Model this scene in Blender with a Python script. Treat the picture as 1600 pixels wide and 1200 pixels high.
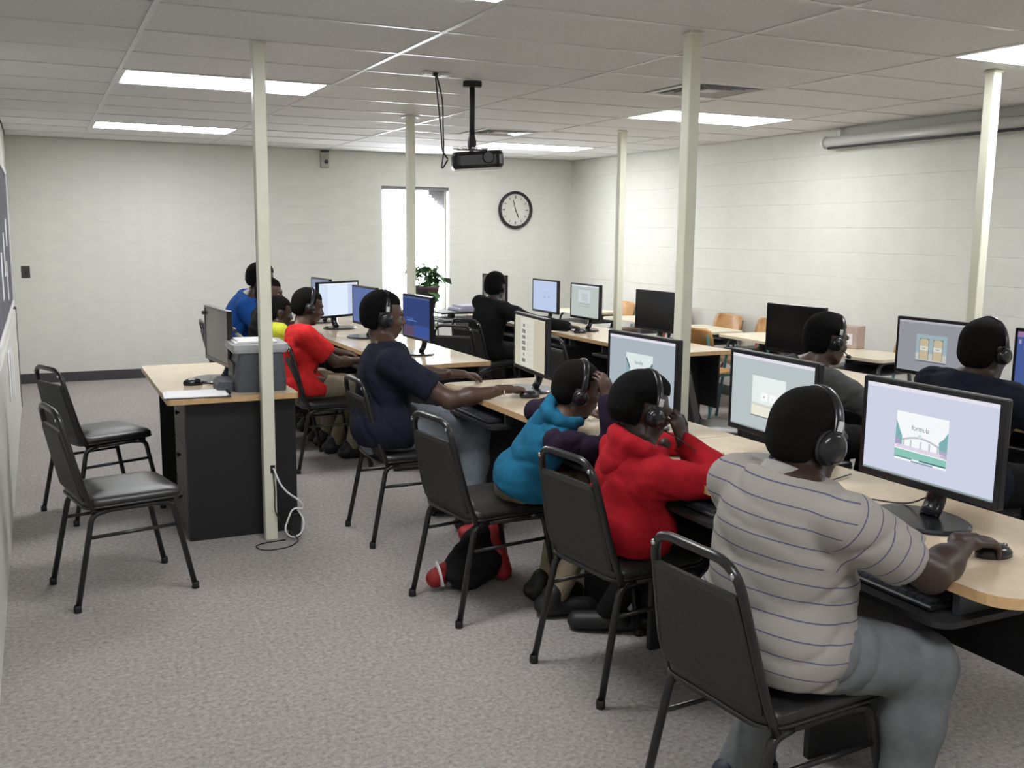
import bpy, bmesh, math, random
import numpy as np
from mathutils import Vector, Matrix
random.seed(7); np.random.seed(7)
for o in list(bpy.data.objects): bpy.data.objects.remove(o)
scene = bpy.context.scene
COL = scene.collection
R = math.radians

# ------------------------------------------------------------------ camera
CAM_H = 1.56
def cam_axes(yaw, pitch, roll):
    cy, sy, cp, sp = math.cos(yaw), math.sin(yaw), math.cos(pitch), math.sin(pitch)
    F = Vector((sy*cp, cy*cp, -sp)); Rt = Vector((cy, -sy, 0)); U = Rt.cross(F)
    cr, sr = math.cos(roll), math.sin(roll)
    return cr*Rt+sr*U, -sr*Rt+cr*U, F
Rt, Up, Fw = cam_axes(R(25.584), R(8.720), R(0.606))
cam_data = bpy.data.cameras.new('camera'); cam = bpy.data.objects.new('camera', cam_data); COL.objects.link(cam)
cam.matrix_world = Matrix(((Rt.x, Up.x, -Fw.x, 0), (Rt.y, Up.y, -Fw.y, 0), (Rt.z, Up.z, -Fw.z, CAM_H), (0, 0, 0, 1)))
cam_data.sensor_width = 36; cam_data.lens = 1544.1/1600*36; cam_data.clip_start = 0.02
scene.camera = cam
# ------------------------------------------------------------------ world (overcast daylight outside the window)
world = bpy.data.worlds.new('world'); scene.world = world; world.use_nodes = True
bg = world.node_tree.nodes['Background']; bg.inputs[0].default_value = (0.93, 0.97, 1.0, 1); bg.inputs[1].default_value = 10.0
# ------------------------------------------------------------------ exposure
SCREEN = 0.46        # emission of a white screen pixel
LAMP = 9.0            # emission of the fluorescent diffusers
vs = scene.view_settings
vs.view_transform = 'Standard'; vs.look = 'None'; vs.gamma = 1.0; vs.use_curve_mapping = False
vs.exposure = 1.1

# ------------------------------------------------------------------ materials
MATS = {}
def mat(name, col, rough=0.5, metal=0.0, spec=0.5, var=0.0, vscale=20, bump=0.0, bscale=200, emit=None, estr=1.0, coat=0.0, sheen=0.0):
    if name in MATS: return MATS[name]
    m = bpy.data.materials.new(name); m.use_nodes = True
    nt = m.node_tree; b = nt.nodes['Principled BSDF']
    c = (*col, 1)
    b.inputs['Base Color'].default_value = c; b.inputs['Roughness'].default_value = rough
    b.inputs['Metallic'].default_value = metal; b.inputs['Specular IOR Level'].default_value = spec
    if coat: b.inputs['Coat Weight'].default_value = coat; b.inputs['Coat Roughness'].default_value = 0.1
    if sheen: b.inputs['Sheen Weight'].default_value = sheen
    if emit:
        b.inputs['Emission Color'].default_value = (*emit, 1); b.inputs['Emission Strength'].default_value = estr
    if var or bump:
        tc = nt.nodes.new('ShaderNodeTexCoord')
    if var:
        n = nt.nodes.new('ShaderNodeTexNoise'); n.inputs['Scale'].default_value = vscale; n.inputs['Detail'].default_value = 5
        r = nt.nodes.new('ShaderNodeValToRGB')
        r.color_ramp.elements[0].position = 0.3; r.color_ramp.elements[1].position = 0.7
        r.color_ramp.elements[0].color = (*[max(0, x*(1-var)) for x in col], 1)
        r.color_ramp.elements[1].color = (*[min(1, x*(1+var)) for x in col], 1)
        nt.links.new(tc.outputs['Object'], n.inputs['Vector']); nt.links.new(n.outputs['Fac'], r.inputs['Fac'])
        nt.links.new(r.outputs['Color'], b.inputs['Base Color'])
    if bump:
        n2 = nt.nodes.new('ShaderNodeTexNoise'); n2.inputs['Scale'].default_value = bscale; n2.inputs['Detail'].default_value = 4
        bp = nt.nodes.new('ShaderNodeBump'); bp.inputs['Strength'].default_value = bump; bp.inputs['Distance'].default_value = 0.01
        nt.links.new(tc.outputs['Object'], n2.inputs['Vector']); nt.links.new(n2.outputs['Fac'], bp.inputs['Height'])
        nt.links.new(bp.outputs['Normal'], b.inputs['Normal'])
    MATS[name] = m
    return m
def emission(name, col, s=1.0):
    if name in MATS: return MATS[name]
    m = bpy.data.materials.new(name); m.use_nodes = True; nt = m.node_tree
    for n in list(nt.nodes): nt.nodes.remove(n)
    e = nt.nodes.new('ShaderNodeEmission'); e.inputs[0].default_value = (*col, 1); e.inputs[1].default_value = s
    o = nt.nodes.new('ShaderNodeOutputMaterial'); nt.links.new(e.outputs[0], o.inputs[0])
    MATS[name] = m; return m

WALL = mat('painted_block', (0.70, 0.70, 0.645), 0.55, var=0.03, vscale=6, bump=0.25, bscale=160)
CEIL = mat('ceiling_tile_mineral', (0.80, 0.795, 0.785), 0.9, var=0.05, vscale=60, bump=0.5, bscale=260)
TBAR = mat('grid_bar_white', (0.68, 0.68, 0.67), 0.35)
POLE = mat('cream_pole_paint', (0.74, 0.74, 0.61), 0.35, var=0.03, vscale=9)
BASEB = mat('dark_vinyl_base', (0.055, 0.05, 0.055), 0.45)
VINYL = mat('black_vinyl', (0.020, 0.019, 0.019), 0.30, var=0.15, vscale=40, bump=0.12, bscale=350)
CHAIRB = mat('black_fabric_back', (0.024, 0.023, 0.02), 0.6, var=0.15, vscale=60, bump=0.15, bscale=300)
BMETAL = mat('black_enamel_tube', (0.016, 0.015, 0.015), 0.28)
MAPLE = mat('maple_laminate', (0.68, 0.55, 0.40), 0.12, var=0.06, vscale=12)
MEDGE = mat('maple_edge_band', (0.62, 0.40, 0.20), 0.4, var=0.1, vscale=30)
BLAM = mat('black_laminate', (0.012, 0.012, 0.014), 0.5)
GLAM = mat('charcoal_laminate', (0.06, 0.062, 0.06), 0.5)
BPLAS = mat('black_plastic', (0.012, 0.012, 0.015), 0.22)
BPLASM = mat('black_matte_plastic', (0.015, 0.015, 0.017), 0.5)
GPLAS = mat('grey_plastic', (0.075, 0.085, 0.10), 0.45)
LPLAS = mat('light_grey_plastic', (0.42, 0.43, 0.44), 0.4)
WPLAS = mat('white_plastic', (0.80, 0.80, 0.79), 0.4)
PAPER = mat('paper', (0.85, 0.85, 0.86), 0.7)
CHROME = mat('brushed_metal', (0.6, 0.6, 0.6), 0.25, metal=1.0)
PLYW = mat('orange_plywood', (0.52, 0.27, 0.09), 0.35, var=0.12, vscale=14)
CREAMTOP = mat('cream_laminate', (0.74, 0.66, 0.50), 0.3, var=0.04, vscale=15)
REDM = mat('red_enamel', (0.40, 0.03, 0.04), 0.35)
TEALM = mat('teal_enamel', (0.06, 0.19, 0.20), 0.4)
GREYM = mat('dark_grey_enamel', (0.05, 0.055, 0.065), 0.35)
SCR_OFF = mat('screen_off', (0.006, 0.006, 0.008), 0.18)
SCR_OFF_REFL = mat('screen_off_wall_reflection', (0.17, 0.165, 0.16), 0.22)  # dark screen with the pale wall's reflection put into its base colour
LEAF = mat('leaf_green', (0.05, 0.13, 0.035), 0.45, var=0.3, vscale=8)
POT = mat('purple_brown_pot', (0.06, 0.03, 0.04), 0.5)

# carpet: speckled loop pile
def carpet():
    m = bpy.data.materials.new('speckled_carpet'); m.use_nodes = True; nt = m.node_tree; b = nt.nodes['Principled BSDF']
    b.inputs['Roughness'].default_value = 0.95; b.inputs['Specular IOR Level'].default_value = 0.1
    tc = nt.nodes.new('ShaderNodeTexCoord')
    v = nt.nodes.new('ShaderNodeTexVoronoi'); v.inputs['Scale'].default_value = 120
    n = nt.nodes.new('ShaderNodeTexNoise'); n.inputs['Scale'].default_value = 55; n.inputs['Detail'].default_value = 6; n.inputs['Roughness'].default_value = 0.7
    n3 = nt.nodes.new('ShaderNodeTexNoise'); n3.inputs['Scale'].default_value = 1.3
    r = nt.nodes.new('ShaderNodeValToRGB'); e = r.color_ramp.elements
    e[0].position = 0.30; e[0].color = (0.16, 0.135, 0.125, 1); e[1].position = 0.66; e[1].color = (0.52, 0.46, 0.42, 1)
    e2 = r.color_ramp.elements.new(0.48); e2.color = (0.36, 0.31, 0.285, 1)
    mx = nt.nodes.new('ShaderNodeMixRGB'); mx.blend_type = 'MIX'; mx.inputs[0].default_value = 0.35
    sep = nt.nodes.new('ShaderNodeMapRange'); sep.inputs[3].default_value = 0.24; sep.inputs[4].default_value = 0.46
    mm = nt.nodes.new('ShaderNodeMixRGB'); mm.blend_type = 'MULTIPLY'; mm.inputs[0].default_value = 0.15
    for t in (v, n, n3): nt.links.new(tc.outputs['Object'], t.inputs['Vector'])
    nt.links.new(n.outputs['Fac'], r.inputs['Fac'])
    nt.links.new(v.outputs['Color'], sep.inputs[0])
    nt.links.new(r.outputs['Color'], mx.inputs[1]); nt.links.new(sep.outputs[0], mx.inputs[2])
    nt.links.new(mx.outputs[0], mm.inputs[1]); nt.links.new(n3.outputs['Fac'], mm.inputs[2])
    nt.links.new(mm.outputs[0], b.inputs['Base Color'])
    bp = nt.nodes.new('ShaderNodeBump'); bp.inputs['Strength'].default_value = 0.6; bp.inputs['Distance'].default_value = 0.01
    nt.links.new(n.outputs['Fac'], bp.inputs['Height']); nt.links.new(bp.outputs['Normal'], b.inputs['Normal'])
    return m
CARPET = carpet()

# ------------------------------------------------------------------ mesh helpers
def obj(name, bm, m, parent=None, smooth=False):
    me = bpy.data.meshes.new(name); bm.to_mesh(me); bm.free()
    o = bpy.data.objects.new(name, me); COL.objects.link(o)
    for mm in (m if isinstance(m, (list, tuple)) else [m]): me.materials.append(mm)
    if smooth:
        me.polygons.foreach_set('use_smooth', [True]*len(me.polygons))
    if parent: o.parent = parent
    return o
def thing(name, label, cat, loc=(0, 0, 0), rz=0, group=None):
    o = bpy.data.objects.new(name, None); COL.objects.link(o); o.empty_display_size = 0.1
    o.location = loc; o.rotation_euler = (0, 0, rz); o['label'] = label; o['category'] = cat
    if group: o['group'] = group
    return o
def tag(o, label, cat, group=None):
    o['label'] = label; o['category'] = cat
    if group: o['group'] = group
    return o
def struct(o, label=None):
    o['kind'] = 'structure'
    if label: o['label'] = label
    return o
def copy_tree(o, parent=None):
    c = o.copy(); COL.objects.link(c); c.parent = parent
    for ch in list(o.children): copy_tree(ch, c)
    return c
def box(bm, x0, x1, y0, y1, z0, z1, bev=0.0, mi=0, seg=1):
    before = set(bm.faces) if (bev or mi) else None
    vs_ = [bm.verts.new(p) for p in ((x0,y0,z0),(x1,y0,z0),(x1,y1,z0),(x0,y1,z0),(x0,y0,z1),(x1,y0,z1),(x1,y1,z1),(x0,y1,z1))]
    fs = [bm.faces.new([vs_[i] for i in f]) for f in ((0,3,2,1),(4,5,6,7),(0,1,5,4),(1,2,6,5),(2,3,7,6),(3,0,4,7))]
    if bev:
        es = list({e for f in fs for e in f.edges})
        bmesh.ops.bevel(bm, geom=es, offset=bev, segments=seg, affect='EDGES', profile=0.5)
    if mi:
        for f in bm.faces:
            if f not in before: f.material_index = mi
def xbox(bm, size, mtx, bev=0.0, seg=1):
    b2 = bmesh.new(); sx, sy, sz = [s/2 for s in size]
    box(b2, -sx, sx, -sy, sy, -sz, sz, bev, seg=seg)
    b2.transform(mtx); me = bpy.data.meshes.new('t'); b2.to_mesh(me); b2.free(); bm.from_mesh(me); bpy.data.meshes.remove(me)
def fillet(pts, r=0.04, n=5):
    pts = [Vector(p) for p in pts]; out = [pts[0]]
    for i in range(1, len(pts)-1):
        a, b, c = pts[i-1], pts[i], pts[i+1]
        u = (a-b); v = (c-b); d = min(r, u.length*0.49, v.length*0.49)
        p0 = b+u.normalized()*d; p1 = b+v.normalized()*d
        for k in range(n+1):
            t = k/n; out.append((1-t)**2*p0+2*t*(1-t)*b+t*t*p1)
    out.append(pts[-1]); return out
def tube(bm, pts, r, seg=8, caps=True, closed=False, flat=None, upv=None):
    """sweep a circle (or flat=(rx, ry) ellipse) along points"""
    pts = [Vector(p) for p in pts]; n = len(pts); rings = []
    prev = None
    for i, p in enumerate(pts):
        if closed: t = (pts[(i+1) % n]-pts[i-1]).normalized()
        else: t = (pts[min(i+1, n-1)]-pts[max(i-1, 0)]).normalized()
        if prev is None:
            ref = Vector(upv) if upv else (Vector((0, 0, 1)) if abs(t.z) < 0.9 else Vector((1, 0, 0)))
            a = (ref-t*ref.dot(t)).normalized()
        else:
            a = prev-t*prev.dot(t)
            a = a.normalized() if a.length > 1e-6 else t.orthogonal().normalized()
        prev = a; b = t.cross(a)
        rr = r[i] if isinstance(r, (list, tuple)) else r
        rx, ry = flat if flat else (rr, rr)
        rings.append([bm.verts.new(p+a*math.cos(2*math.pi*k/seg)*rx+b*math.sin(2*math.pi*k/seg)*ry) for k in range(seg)])
    for i in range(n if closed else n-1):
        A, B = rings[i], rings[(i+1) % n]
        for k in range(seg):
            bm.faces.new((A[k], A[(k+1) % seg], B[(k+1) % seg], B[k]))
    if caps and not closed:
        bm.faces.new(rings[0][::-1]); bm.faces.new(rings[-1])
def lathe(bm, prof, seg=24, mtx=None, mi=0):
    rings = []; M = mtx or Matrix()
    for r, z in prof:
        if r < 1e-6: rings.append([bm.verts.new(M @ Vector((0, 0, z)))])
        else: rings.append([bm.verts.new(M @ Vector((r*math.cos(2*math.pi*k/seg), r*math.sin(2*math.pi*k/seg), z))) for k in range(seg)])
    for A, B in zip(rings, rings[1:]):
        for k in range(seg):
            k2 = (k+1) % seg
            if len(A) == 1 and len(B) == 1: continue
            if len(A) == 1: f = bm.faces.new((A[0], B[k2], B[k]))
            elif len(B) == 1: f = bm.faces.new((A[k], A[k2], B[0]))
            else: f = bm.faces.new((A[k], A[k2], B[k2], B[k]))
            f.material_index = mi
def prism(bm, poly, z0, z1, mtx=None, mi=0):
    M = mtx or Matrix(); n = len(poly)
    a = [bm.verts.new(M @ Vector((x, y, z0))) for x, y in poly]; b = [bm.verts.new(M @ Vector((x, y, z1))) for x, y in poly]
    fs = [bm.faces.new(a[::-1]), bm.faces.new(b)]+[bm.faces.new((a[i], a[(i+1) % n], b[(i+1) % n], b[i])) for i in range(n)]
    for f in fs: f.material_index = mi
def rrect(x0, x1, y0, y1, r, n=5):
    out = []
    for cx, cy, a0 in ((x1-r, y1-r, 0), (x0+r, y1-r, 90), (x0+r, y0+r, 180), (x1-r, y0+r, 270)):
        for k in range(n+1):
            a = R(a0+90*k/n); out.append((cx+r*math.cos(a), cy+r*math.sin(a)))
    return out
def NB(): return bmesh.new()

# ------------------------------------------------------------------ room shell
XL, XR, YB, YF, ZC = -0.22, 6.06, 11.0, -1.9, 2.44
bm = NB(); box(bm, XL-.15, XR+.15, YF-.15, YB+.15, -.1, 0); struct(obj('floor', bm, CARPET), 'speckled beige grey carpet floor')
# back wall with a tall narrow window opening
WX0, WX1, WZ0, WZ1 = 3.59, 4.42, 0.50, 2.07
bm = NB()
for (a, b_, c, d) in ((XL-.15, WX0, 0, ZC+.1), (WX1, XR+.15, 0, ZC+.1), (WX0, WX1, 0, WZ0), (WX0, WX1, WZ1, ZC+.1)):
    box(bm, a, b_, YB+.0, YB+.20, c, d)
wall_back = struct(obj('wall_back', bm, WALL), 'cream painted block wall with the window')
bm = NB(); box(bm, XR, XR+.15, YF-.15, YB+.15, 0, ZC+.1); wall_right = struct(obj('wall_right', bm, WALL), 'cream painted block wall on the right')
bm = NB(); box(bm, XL-.15, XL, YF-.15, YB+.15, 0, ZC+.1); wall_left = struct(obj('wall_left', bm, WALL), 'cream wall at the far left edge')
bm = NB(); box(bm, XL-.15, XR+.15, YF-.15, YF, 0, ZC+.1); struct(obj('wall_front', bm, WALL), 'cream wall behind the photographer')
# block courses, each a proud strip
def strip(name, parent, size, loc):
    bm = NB(); sx, sy, sz = size; box(bm, -sx/2, sx/2, -sy/2, sy/2, -sz/2, sz/2, 0.0018)
    o = obj(name, bm, WALL, parent); o.location = loc; return o
CH = ZC/12
for k in range(12):
    zc = (k+.5)*CH; h = CH-.0012
    z0, z1 = k*CH, (k+1)*CH
    if z1 <= WZ0 or z0 >= WZ1: segs = [(XL, XR)]
    else: segs = [(XL, WX0), (WX1, XR)]
    for a, b_ in segs:
        zz0, zz1 = z0+.0015, z1-.0015
        if len(segs) == 1:
            pass
        strip('block_course', wall_back, (b_-a, .008, h), ((a+b_)/2, YB+.001, zc))
    strip('block_course', wall_right, (.008, YB-YF, h), (XR+.001, (YB+YF)/2, zc))
# window
bm = NB()
for (a, b_, c, d) in ((WX0, WX0+.045, WZ0, WZ1), (WX1-.045, WX1, WZ0, WZ1), (WX0, WX1, WZ0, WZ0+.05), (WX0, WX1, WZ1-.045, WZ1)):
    box(bm, a, b_, YB+.10, YB+.15, c, d, .004)
win = struct(obj('window_1', bm, mat('window_frame_paint', (0.62, 0.62, 0.60), 0.4)), 'tall narrow bright window')
gm = bpy.data.materials.new('window_glass'); gm.use_nodes = True
g = gm.node_tree.nodes['Principled BSDF']; g.inputs['Transmission Weight'].default_value = 1; g.inputs['Roughness'].default_value = 0.0; g.inputs['IOR'].default_value = 1.0; g.inputs['Specular IOR Level'].default_value = 0.2
bm = NB(); box(bm, WX0+.04, WX1-.04, YB+.122, YB+.127, WZ0+.045, WZ1-.04); obj('pane', bm, gm, win)
bm = NB(); box(bm, WX0, WX1, YB+.02, YB+.10, WZ1-.035, WZ1-.002, .004)
obj('blind_headrail', bm, mat('blind_rail', (0.18, 0.17, 0.18), 0.5), win)
for k in range(5):
    bm = NB(); box(bm, -.003, .003, -.035, .035, -.06-.035*k, 0)
    o = obj('blind_slat', bm, mat('blind_vane', (0.20, 0.19, 0.20), 0.6), win); o.location = (WX1-.07-.02*(4-k)*1.6, YB+.06, WZ1-.03); o.rotation_euler = (0, 0, R(60-8*k))
bm = NB(); box(bm, WX0-.02, WX1+.02, YB-.03, YB+.11, WZ0-.03, WZ0, .005); obj('window_sill', bm, TBAR, win)
# baseboards
bm = NB(); box(bm, XL, XR, YB-.014, YB-.002, 0, .10, .003); struct(obj('baseboard_back', bm, BASEB))
bm = NB(); box(bm, XR-.014, XR-.002, YF, YB-.014, 0, .10, .003); struct(obj('baseboard_right', bm, BASEB))
# ceiling: backing, grid bars, tiles
bm = NB(); box(bm, XL-.15, XR+.15, YF-.15, YB+.15, ZC+.06, ZC+.12); ceiling = struct(obj('ceiling', bm, CEIL), 'suspended ceiling of white tiles in a metal grid')
GX0, GY0, GW, GD = 1.6996, 4.2959, 1.2192, 0.6096
xl = [x for x in [GX0+GW*i for i in range(-2, 5)] if XL < x < XR]; yl = [y for y in [GY0+GD*k for k in range(-12, 14)] if YF < y < YB]
for x in xl:
    bm = NB(); box(bm, -.012, .012, -(YB-YF)/2, (YB-YF)/2, 0, .03); o = obj('grid_bar', bm, TBAR, ceiling); o.location = (x, (YB+YF)/2, ZC)
xe = [XL]+xl+[XR]; ye = [YF]+yl+[YB]
tile_cache = {}; bar_cache = {}
LIGHTS = []   # (i, k)
def near(a, b): return abs(a-b) < 0.05
for i in range(len(xe)-1):
    for k in range(len(ye)-1):
        x0, x1, y0, y1 = xe[i], xe[i+1], ye[k], ye[k+1]
        if k > 0:
            key = round(x1-x0, 3)
            if key not in bar_cache:
                bm = NB(); w = key/2-.012; box(bm, -w, w, -.012, .012, 0, .03); bar_cache[key] = obj('grid_bar', bm, TBAR, ceiling); o = bar_cache[key]
            else:
                o = bar_cache[key].copy(); COL.objects.link(o)
            o.location = ((x0+x1)/2, y0, ZC+.0005)
        ci = round((x0-GX0)/GW); ck = round((y0-GY0)/GD)
        if near(x0, GX0+GW*ci) and ci in (-1, 2) and ck in (-7, -2, 3, 8):
            LIGHTS.append((ci, ck)); continue
        xs = [(x0, x1)]
        if ci == 1 and near(x0, GX0+GW) and ck in (1, 6): xs = [(x0, x0+GW/2)]
        for (xa, xb) in xs:
            key = (round(xb-xa, 3), round(y1-y0, 3))
            if key not in tile_cache:
                bm = NB(); w, d = key[0]/2-.011, key[1]/2-.011; box(bm, -w, w, -d, d, 0, .015); o = tile_cache[key] = obj('ceiling_tile', bm, CEIL, ceiling)
            else:
                o = tile_cache[key].copy(); COL.objects.link(o)
            o.location = ((xa+xb)/2, (y0+y1)/2, ZC+.003+random.uniform(0, .003)); o.rotation_euler = (random.uniform(-.004, .004), 0, 0)
# fluorescent troffers
DIFF = emission('fluorescent_diffuser', (0.97, 0.985, 1.0), LAMP)
light_labels = {(-1, -7): 'ceiling light panel above the photographer', (2, -7): 'ceiling light panel over the right front of the room',
    (-1, -2): 'ceiling light panel cut off by the top edge of the picture', (2, -2): 'bright ceiling light panel at the upper right corner above a pole',
    (-1, 3): 'large bright ceiling light panel behind the pole by the printer desk', (2, 3): 'bright ceiling light panel behind the pole right of the projector',
    (-1, 8): 'far left ceiling light panel near the back wall', (2, 8): 'far ceiling light panel beside the projector near the clock wall'}
for ci, ck in LIGHTS:
    x = GX0+GW*(ci+.5); y = GY0+GD*(ck+.5)
    t = thing('ceiling_light', light_labels[(ci, ck)], 'light', (x, y, ZC), 0, 'fluorescent ceiling light panels')
    w, d = GW/2-.012, GD/2-.012
    bm = NB()
    for (a, b_, c, e) in ((-w, w, -d, -d+.022), (-w, w, d-.022, d), (-w, -w+.022, -d+.022, d-.022), (w-.022, w, -d+.022, d-.022)):
        box(bm, a, b_, c, e, .001, .05)
    obj('frame', bm, TBAR, t)
    bm = NB(); box(bm, -w+.022, w-.022, -d+.022, d-.022, .006, .012); obj('diffuser', bm, DIFF, t)
# square air diffusers
VENT = mat('vent_white', (0.55, 0.55, 0.54), 0.4); VDARK = mat('vent_dark', (0.02, 0.02, 0.02), 0.8)
for ck, lab in ((1, 'square ceiling air vent above the nearer light, crossed by a pole'), (6, 'square ceiling air vent beyond the projector')):
    x = GX0+GW*1.75; y = GY0+GD*(ck+.5)
    t = thing('air_vent', lab, 'vent', (x, y, ZC), 0, 'ceiling air vents')
    s = GD/2-.012
    bm = NB(); box(bm, -s, s, -s, s, .03, .04); obj('duct_opening', bm, VDARK, t)
    bm = NB()
    for (a, b_, c, e) in ((-s, s, -s, -s+.05), (-s, s, s-.05, s), (-s, -s+.05, -s+.05, s-.05), (s-.05, s, -s+.05, s-.05)): box(bm, a, b_, c, e, 0, .012)
    obj('vent_frame', bm, VENT, t)
    for q in (.20, .145, .09):
        bm = NB()
        for rot in range(4):
            M = Matrix.Rotation(R(90*rot), 4, 'Z') @ Matrix.Translation((0, -q, .008)) @ Matrix.Rotation(R(38), 4, 'X')
            xbox(bm, (2*q+.02, .034, .003), M)
        obj('louver', bm, VENT, t)
    bm = NB(); box(bm, -.06, .06, -.06, .06, .0, .004); obj('vent_center', bm, VENT, t)

# ------------------------------------------------------------------ poles
PW = 0.030
def pole(x, y, label, ring=False):
    t = thing('support_pole', label, 'pole', (x, y, 0), 0, 'cream square support poles')
    bm = NB(); box(bm, -PW, PW, -PW, PW, 0, ZC+.008, .004); obj('shaft', bm, POLE, t)
    bm = NB(); box(bm, -PW-.006, PW+.006, -PW-.006, PW+.006, ZC-.012, ZC-.001, .003); obj('collar', bm, POLE if not ring else TBAR, t)
    if ring:
        bm = NB(); lathe(bm, [(.055, 0), (.075, 0), (.07, -.012), (.055, -.014), (.055, 0)], 20); o = obj('escutcheon', bm, WPLAS, t); o.location = (0, 0, ZC-.002)
    return t
P1 = pole(1.0, 4.925, 'cream support pole in front of the printer desk')
pole(2.665, 7.44, 'cream support pole in front of the window', True)
pole(4.64, 7.53, 'thin cream support pole right of the wall clock')
pole(2.668, 3.76, 'thick near cream support pole behind the red hooded child')
pole(4.665, 3.83, 'cream support pole under the light at the right edge')
bm = NB(); box(bm, -.012, .012, -.004, 0, -.02, .02, .002); o = obj('cable_grommet', bm, BPLASM, P1); o.location = (.012, -PW, .37)

# ------------------------------------------------------------------ chairs
def make_chair():
    t = thing('banquet_chair', '', 'chair')
    # frame: two side tubes running up the back and joined over the top
    def side(s):
        return [(-.155, .185*s, .40), (-.185, .185*s, .46), (-.265, .155*s, .80)]
    top = fillet([(-.155, .19, .405), (-.195, .19, .50), (-.268, .150, .825), (-.268, -.150, .825), (-.195, -.19, .50), (-.155, -.19, .405)], .075, 6)
    bm = NB(); tube(bm, top, .0125, 8); obj('back_frame', bm, BMETAL, t, True)
    for s in (1, -1):
        bm = NB(); tube(bm, fillet([(-.10, .185*s, .405), (-.165, .188*s, .395), (-.245, .205*s, 0.006)], .05), .0125, 8); obj('leg', bm, BMETAL, t, True)
        bm = NB(); tube(bm, fillet([(.10, .185*s, .405), (.165, .188*s, .40), (.245, .205*s, 0.006)], .05), .0125, 8); obj('leg', bm, BMETAL, t, True)
        bm = NB(); tube(bm, [(-.19, .192*s, .30), (.19, .192*s, .30)], .008, 6); obj('stretcher', bm, BMETAL, t, True)
    bm = NB(); tube(bm, fillet([(-.16, -.185, .405), (.17, -.185, .405), (.17, .185, .405), (-.16, .185, .405)], .03), .011, 8); obj('seat_frame', bm, BMETAL, t, True)
    # padded seat
    bm = NB(); prof = [(-.02, .0), (0, .012), (.004, .03), (-.006, .042), (-.03, .052)]
    rings = []
    for off, z in prof:
        rings.append([bm.verts.new((x, y, .412+z)) for x, y in rrect(-.19-off*0, .215+off, -.20-off, .20+off, .06+max(off, -.05)*.5, 5)])
    rings.append([bm.verts.new((x*.5+.006, y*.5, .412+.062)) for x, y in rrect(-.19, .215, -.20, .20, .06, 5)])
    n = len(rings[0])
    for A, B in zip(rings, rings[1:]):
        for k in range(n): bm.faces.new((A[k], A[(k+1) % n], B[(k+1) % n], B[k]))
    bm.faces.new(rings[0][::-1]); bm.faces.new(rings[-1])
    st = obj('seat', bm, VINYL, t, True)
    bm = NB(); tube(bm, [Vector((x, y, .424)) for x, y in rrect(-.192, .217, -.202, .202, .06, 5)], .005, 6, closed=True); obj('piping', bm, VINYL, st, True)
    # padded back panel, trapezoid with a hand gap above it
    bm = NB(); zs = [(.455, .178, -.192), (.47, .182, -.190), (.60, .170, -.222), (.73, .152, -.252), (.745, .146, -.256)]
    F, B = [], []
    for j, (z, hw, x) in enumerate(zs):
        e = 0.004 if j in (0, len(zs)-1) else 0
        F.append([bm.verts.new((x+(.016-e*2 if abs(q) < 1 else .006), hw*q, z)) for q in (-1, -.93, -.5, 0, .5, .93, 1)])
        B.append([bm.verts.new((x-(.014-e*2 if abs(q) < 1 else .006), hw*q, z)) for q in (-1, -.93, -.5, 0, .5, .93, 1)])
    m_ = len(F[0])
    for j in range(len(zs)-1):
        for k in range(m_-1):
            bm.faces.new((F[j][k], F[j][k+1], F[j+1][k+1], F[j+1][k])); bm.faces.new((B[j][k+1], B[j][k], B[j+1][k], B[j+1][k+1]))
        bm.faces.new((F[j][0], F[j+1][0], B[j+1][0], B[j][0])); bm.faces.new((F[j+1][-1], F[j][-1], B[j][-1], B[j+1][-1]))
    for k in range(m_-1):
        bm.faces.new((F[0][k+1], F[0][k], B[0][k], B[0][k+1])); bm.faces.new((F[-1][k], F[-1][k+1], B[-1][k+1], B[-1][k]))
    bk = obj('backrest', bm, CHAIRB, t)
    for s in (1, -1):
        bm = NB(); lathe(bm, [(0, .004), (.006, .003), (.008, 0)], 10, Matrix.Translation((-.273, .145*s, .795)) @ Matrix.Rotation(R(-90), 4, 'Y')); obj('rivet', bm, CHROME, t, True)
    for s in (1, -1):
        for xx in (.245, -.245):
            bm = NB(); lathe(bm, [(0, 0), (.016, 0), (.016, .025), (.0125, .03)], 10, Matrix.Translation((xx, .205*s, 0))); obj('rubber_foot', bm, BPLASM, t, True)
    return t
chair0 = make_chair(); chair_used = [False]
def chair(x, y, deg, label):
    o = copy_tree(chair0) if chair_used[0] else chair0
    chair_used[0] = True
    o.location = (x, y, 0); o.rotation_euler = (0, 0, R(deg)); o['label'] = label; o['category'] = 'chair'; o['group'] = 'black banquet chairs'
    return o
chair(.268, 4.50, 12, 'empty black banquet chair nearest the left wall')
chair(.262, 5.83, 22, 'empty black banquet chair behind the other one by the left wall')
chair(1.64, 1.88, 4, 'black banquet chair under the person in the striped shirt')
chair(1.83, 2.88, 6, 'black banquet chair under the child in the red hooded top')
chair(1.655, 3.70, 7, 'black banquet chair under the child in the blue top')
chair(1.67, 4.78, 1, 'black banquet chair under the person in the navy shirt by the pole')
chair(1.69, 6.43, 2, 'black banquet chair under the boy in the red shirt')
chair(1.52, 7.02, -3, 'black banquet chair under the child in the yellow shirt')
chair(1.56, 7.62, 4, 'black banquet chair under the child between the yellow and blue shirts')
chair(1.44, 8.28, -4, 'black banquet chair under the person in the blue shirt')
chair(3.11, 7.44, 50, 'empty black banquet chair in the aisle in front of the window')
chair(3.55, 6.2, 0, 'black banquet chair facing the dark monitor on the far right table')
chair(3.50, 7.85, 25, 'black banquet chair under the person in black')
chair(3.57, 4.54, -40, 'empty black banquet chair with a grey lit seat behind the near pole')
chair(3.40, 3.78, 0, 'black banquet chair under the person in the grey sweatshirt')
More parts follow.
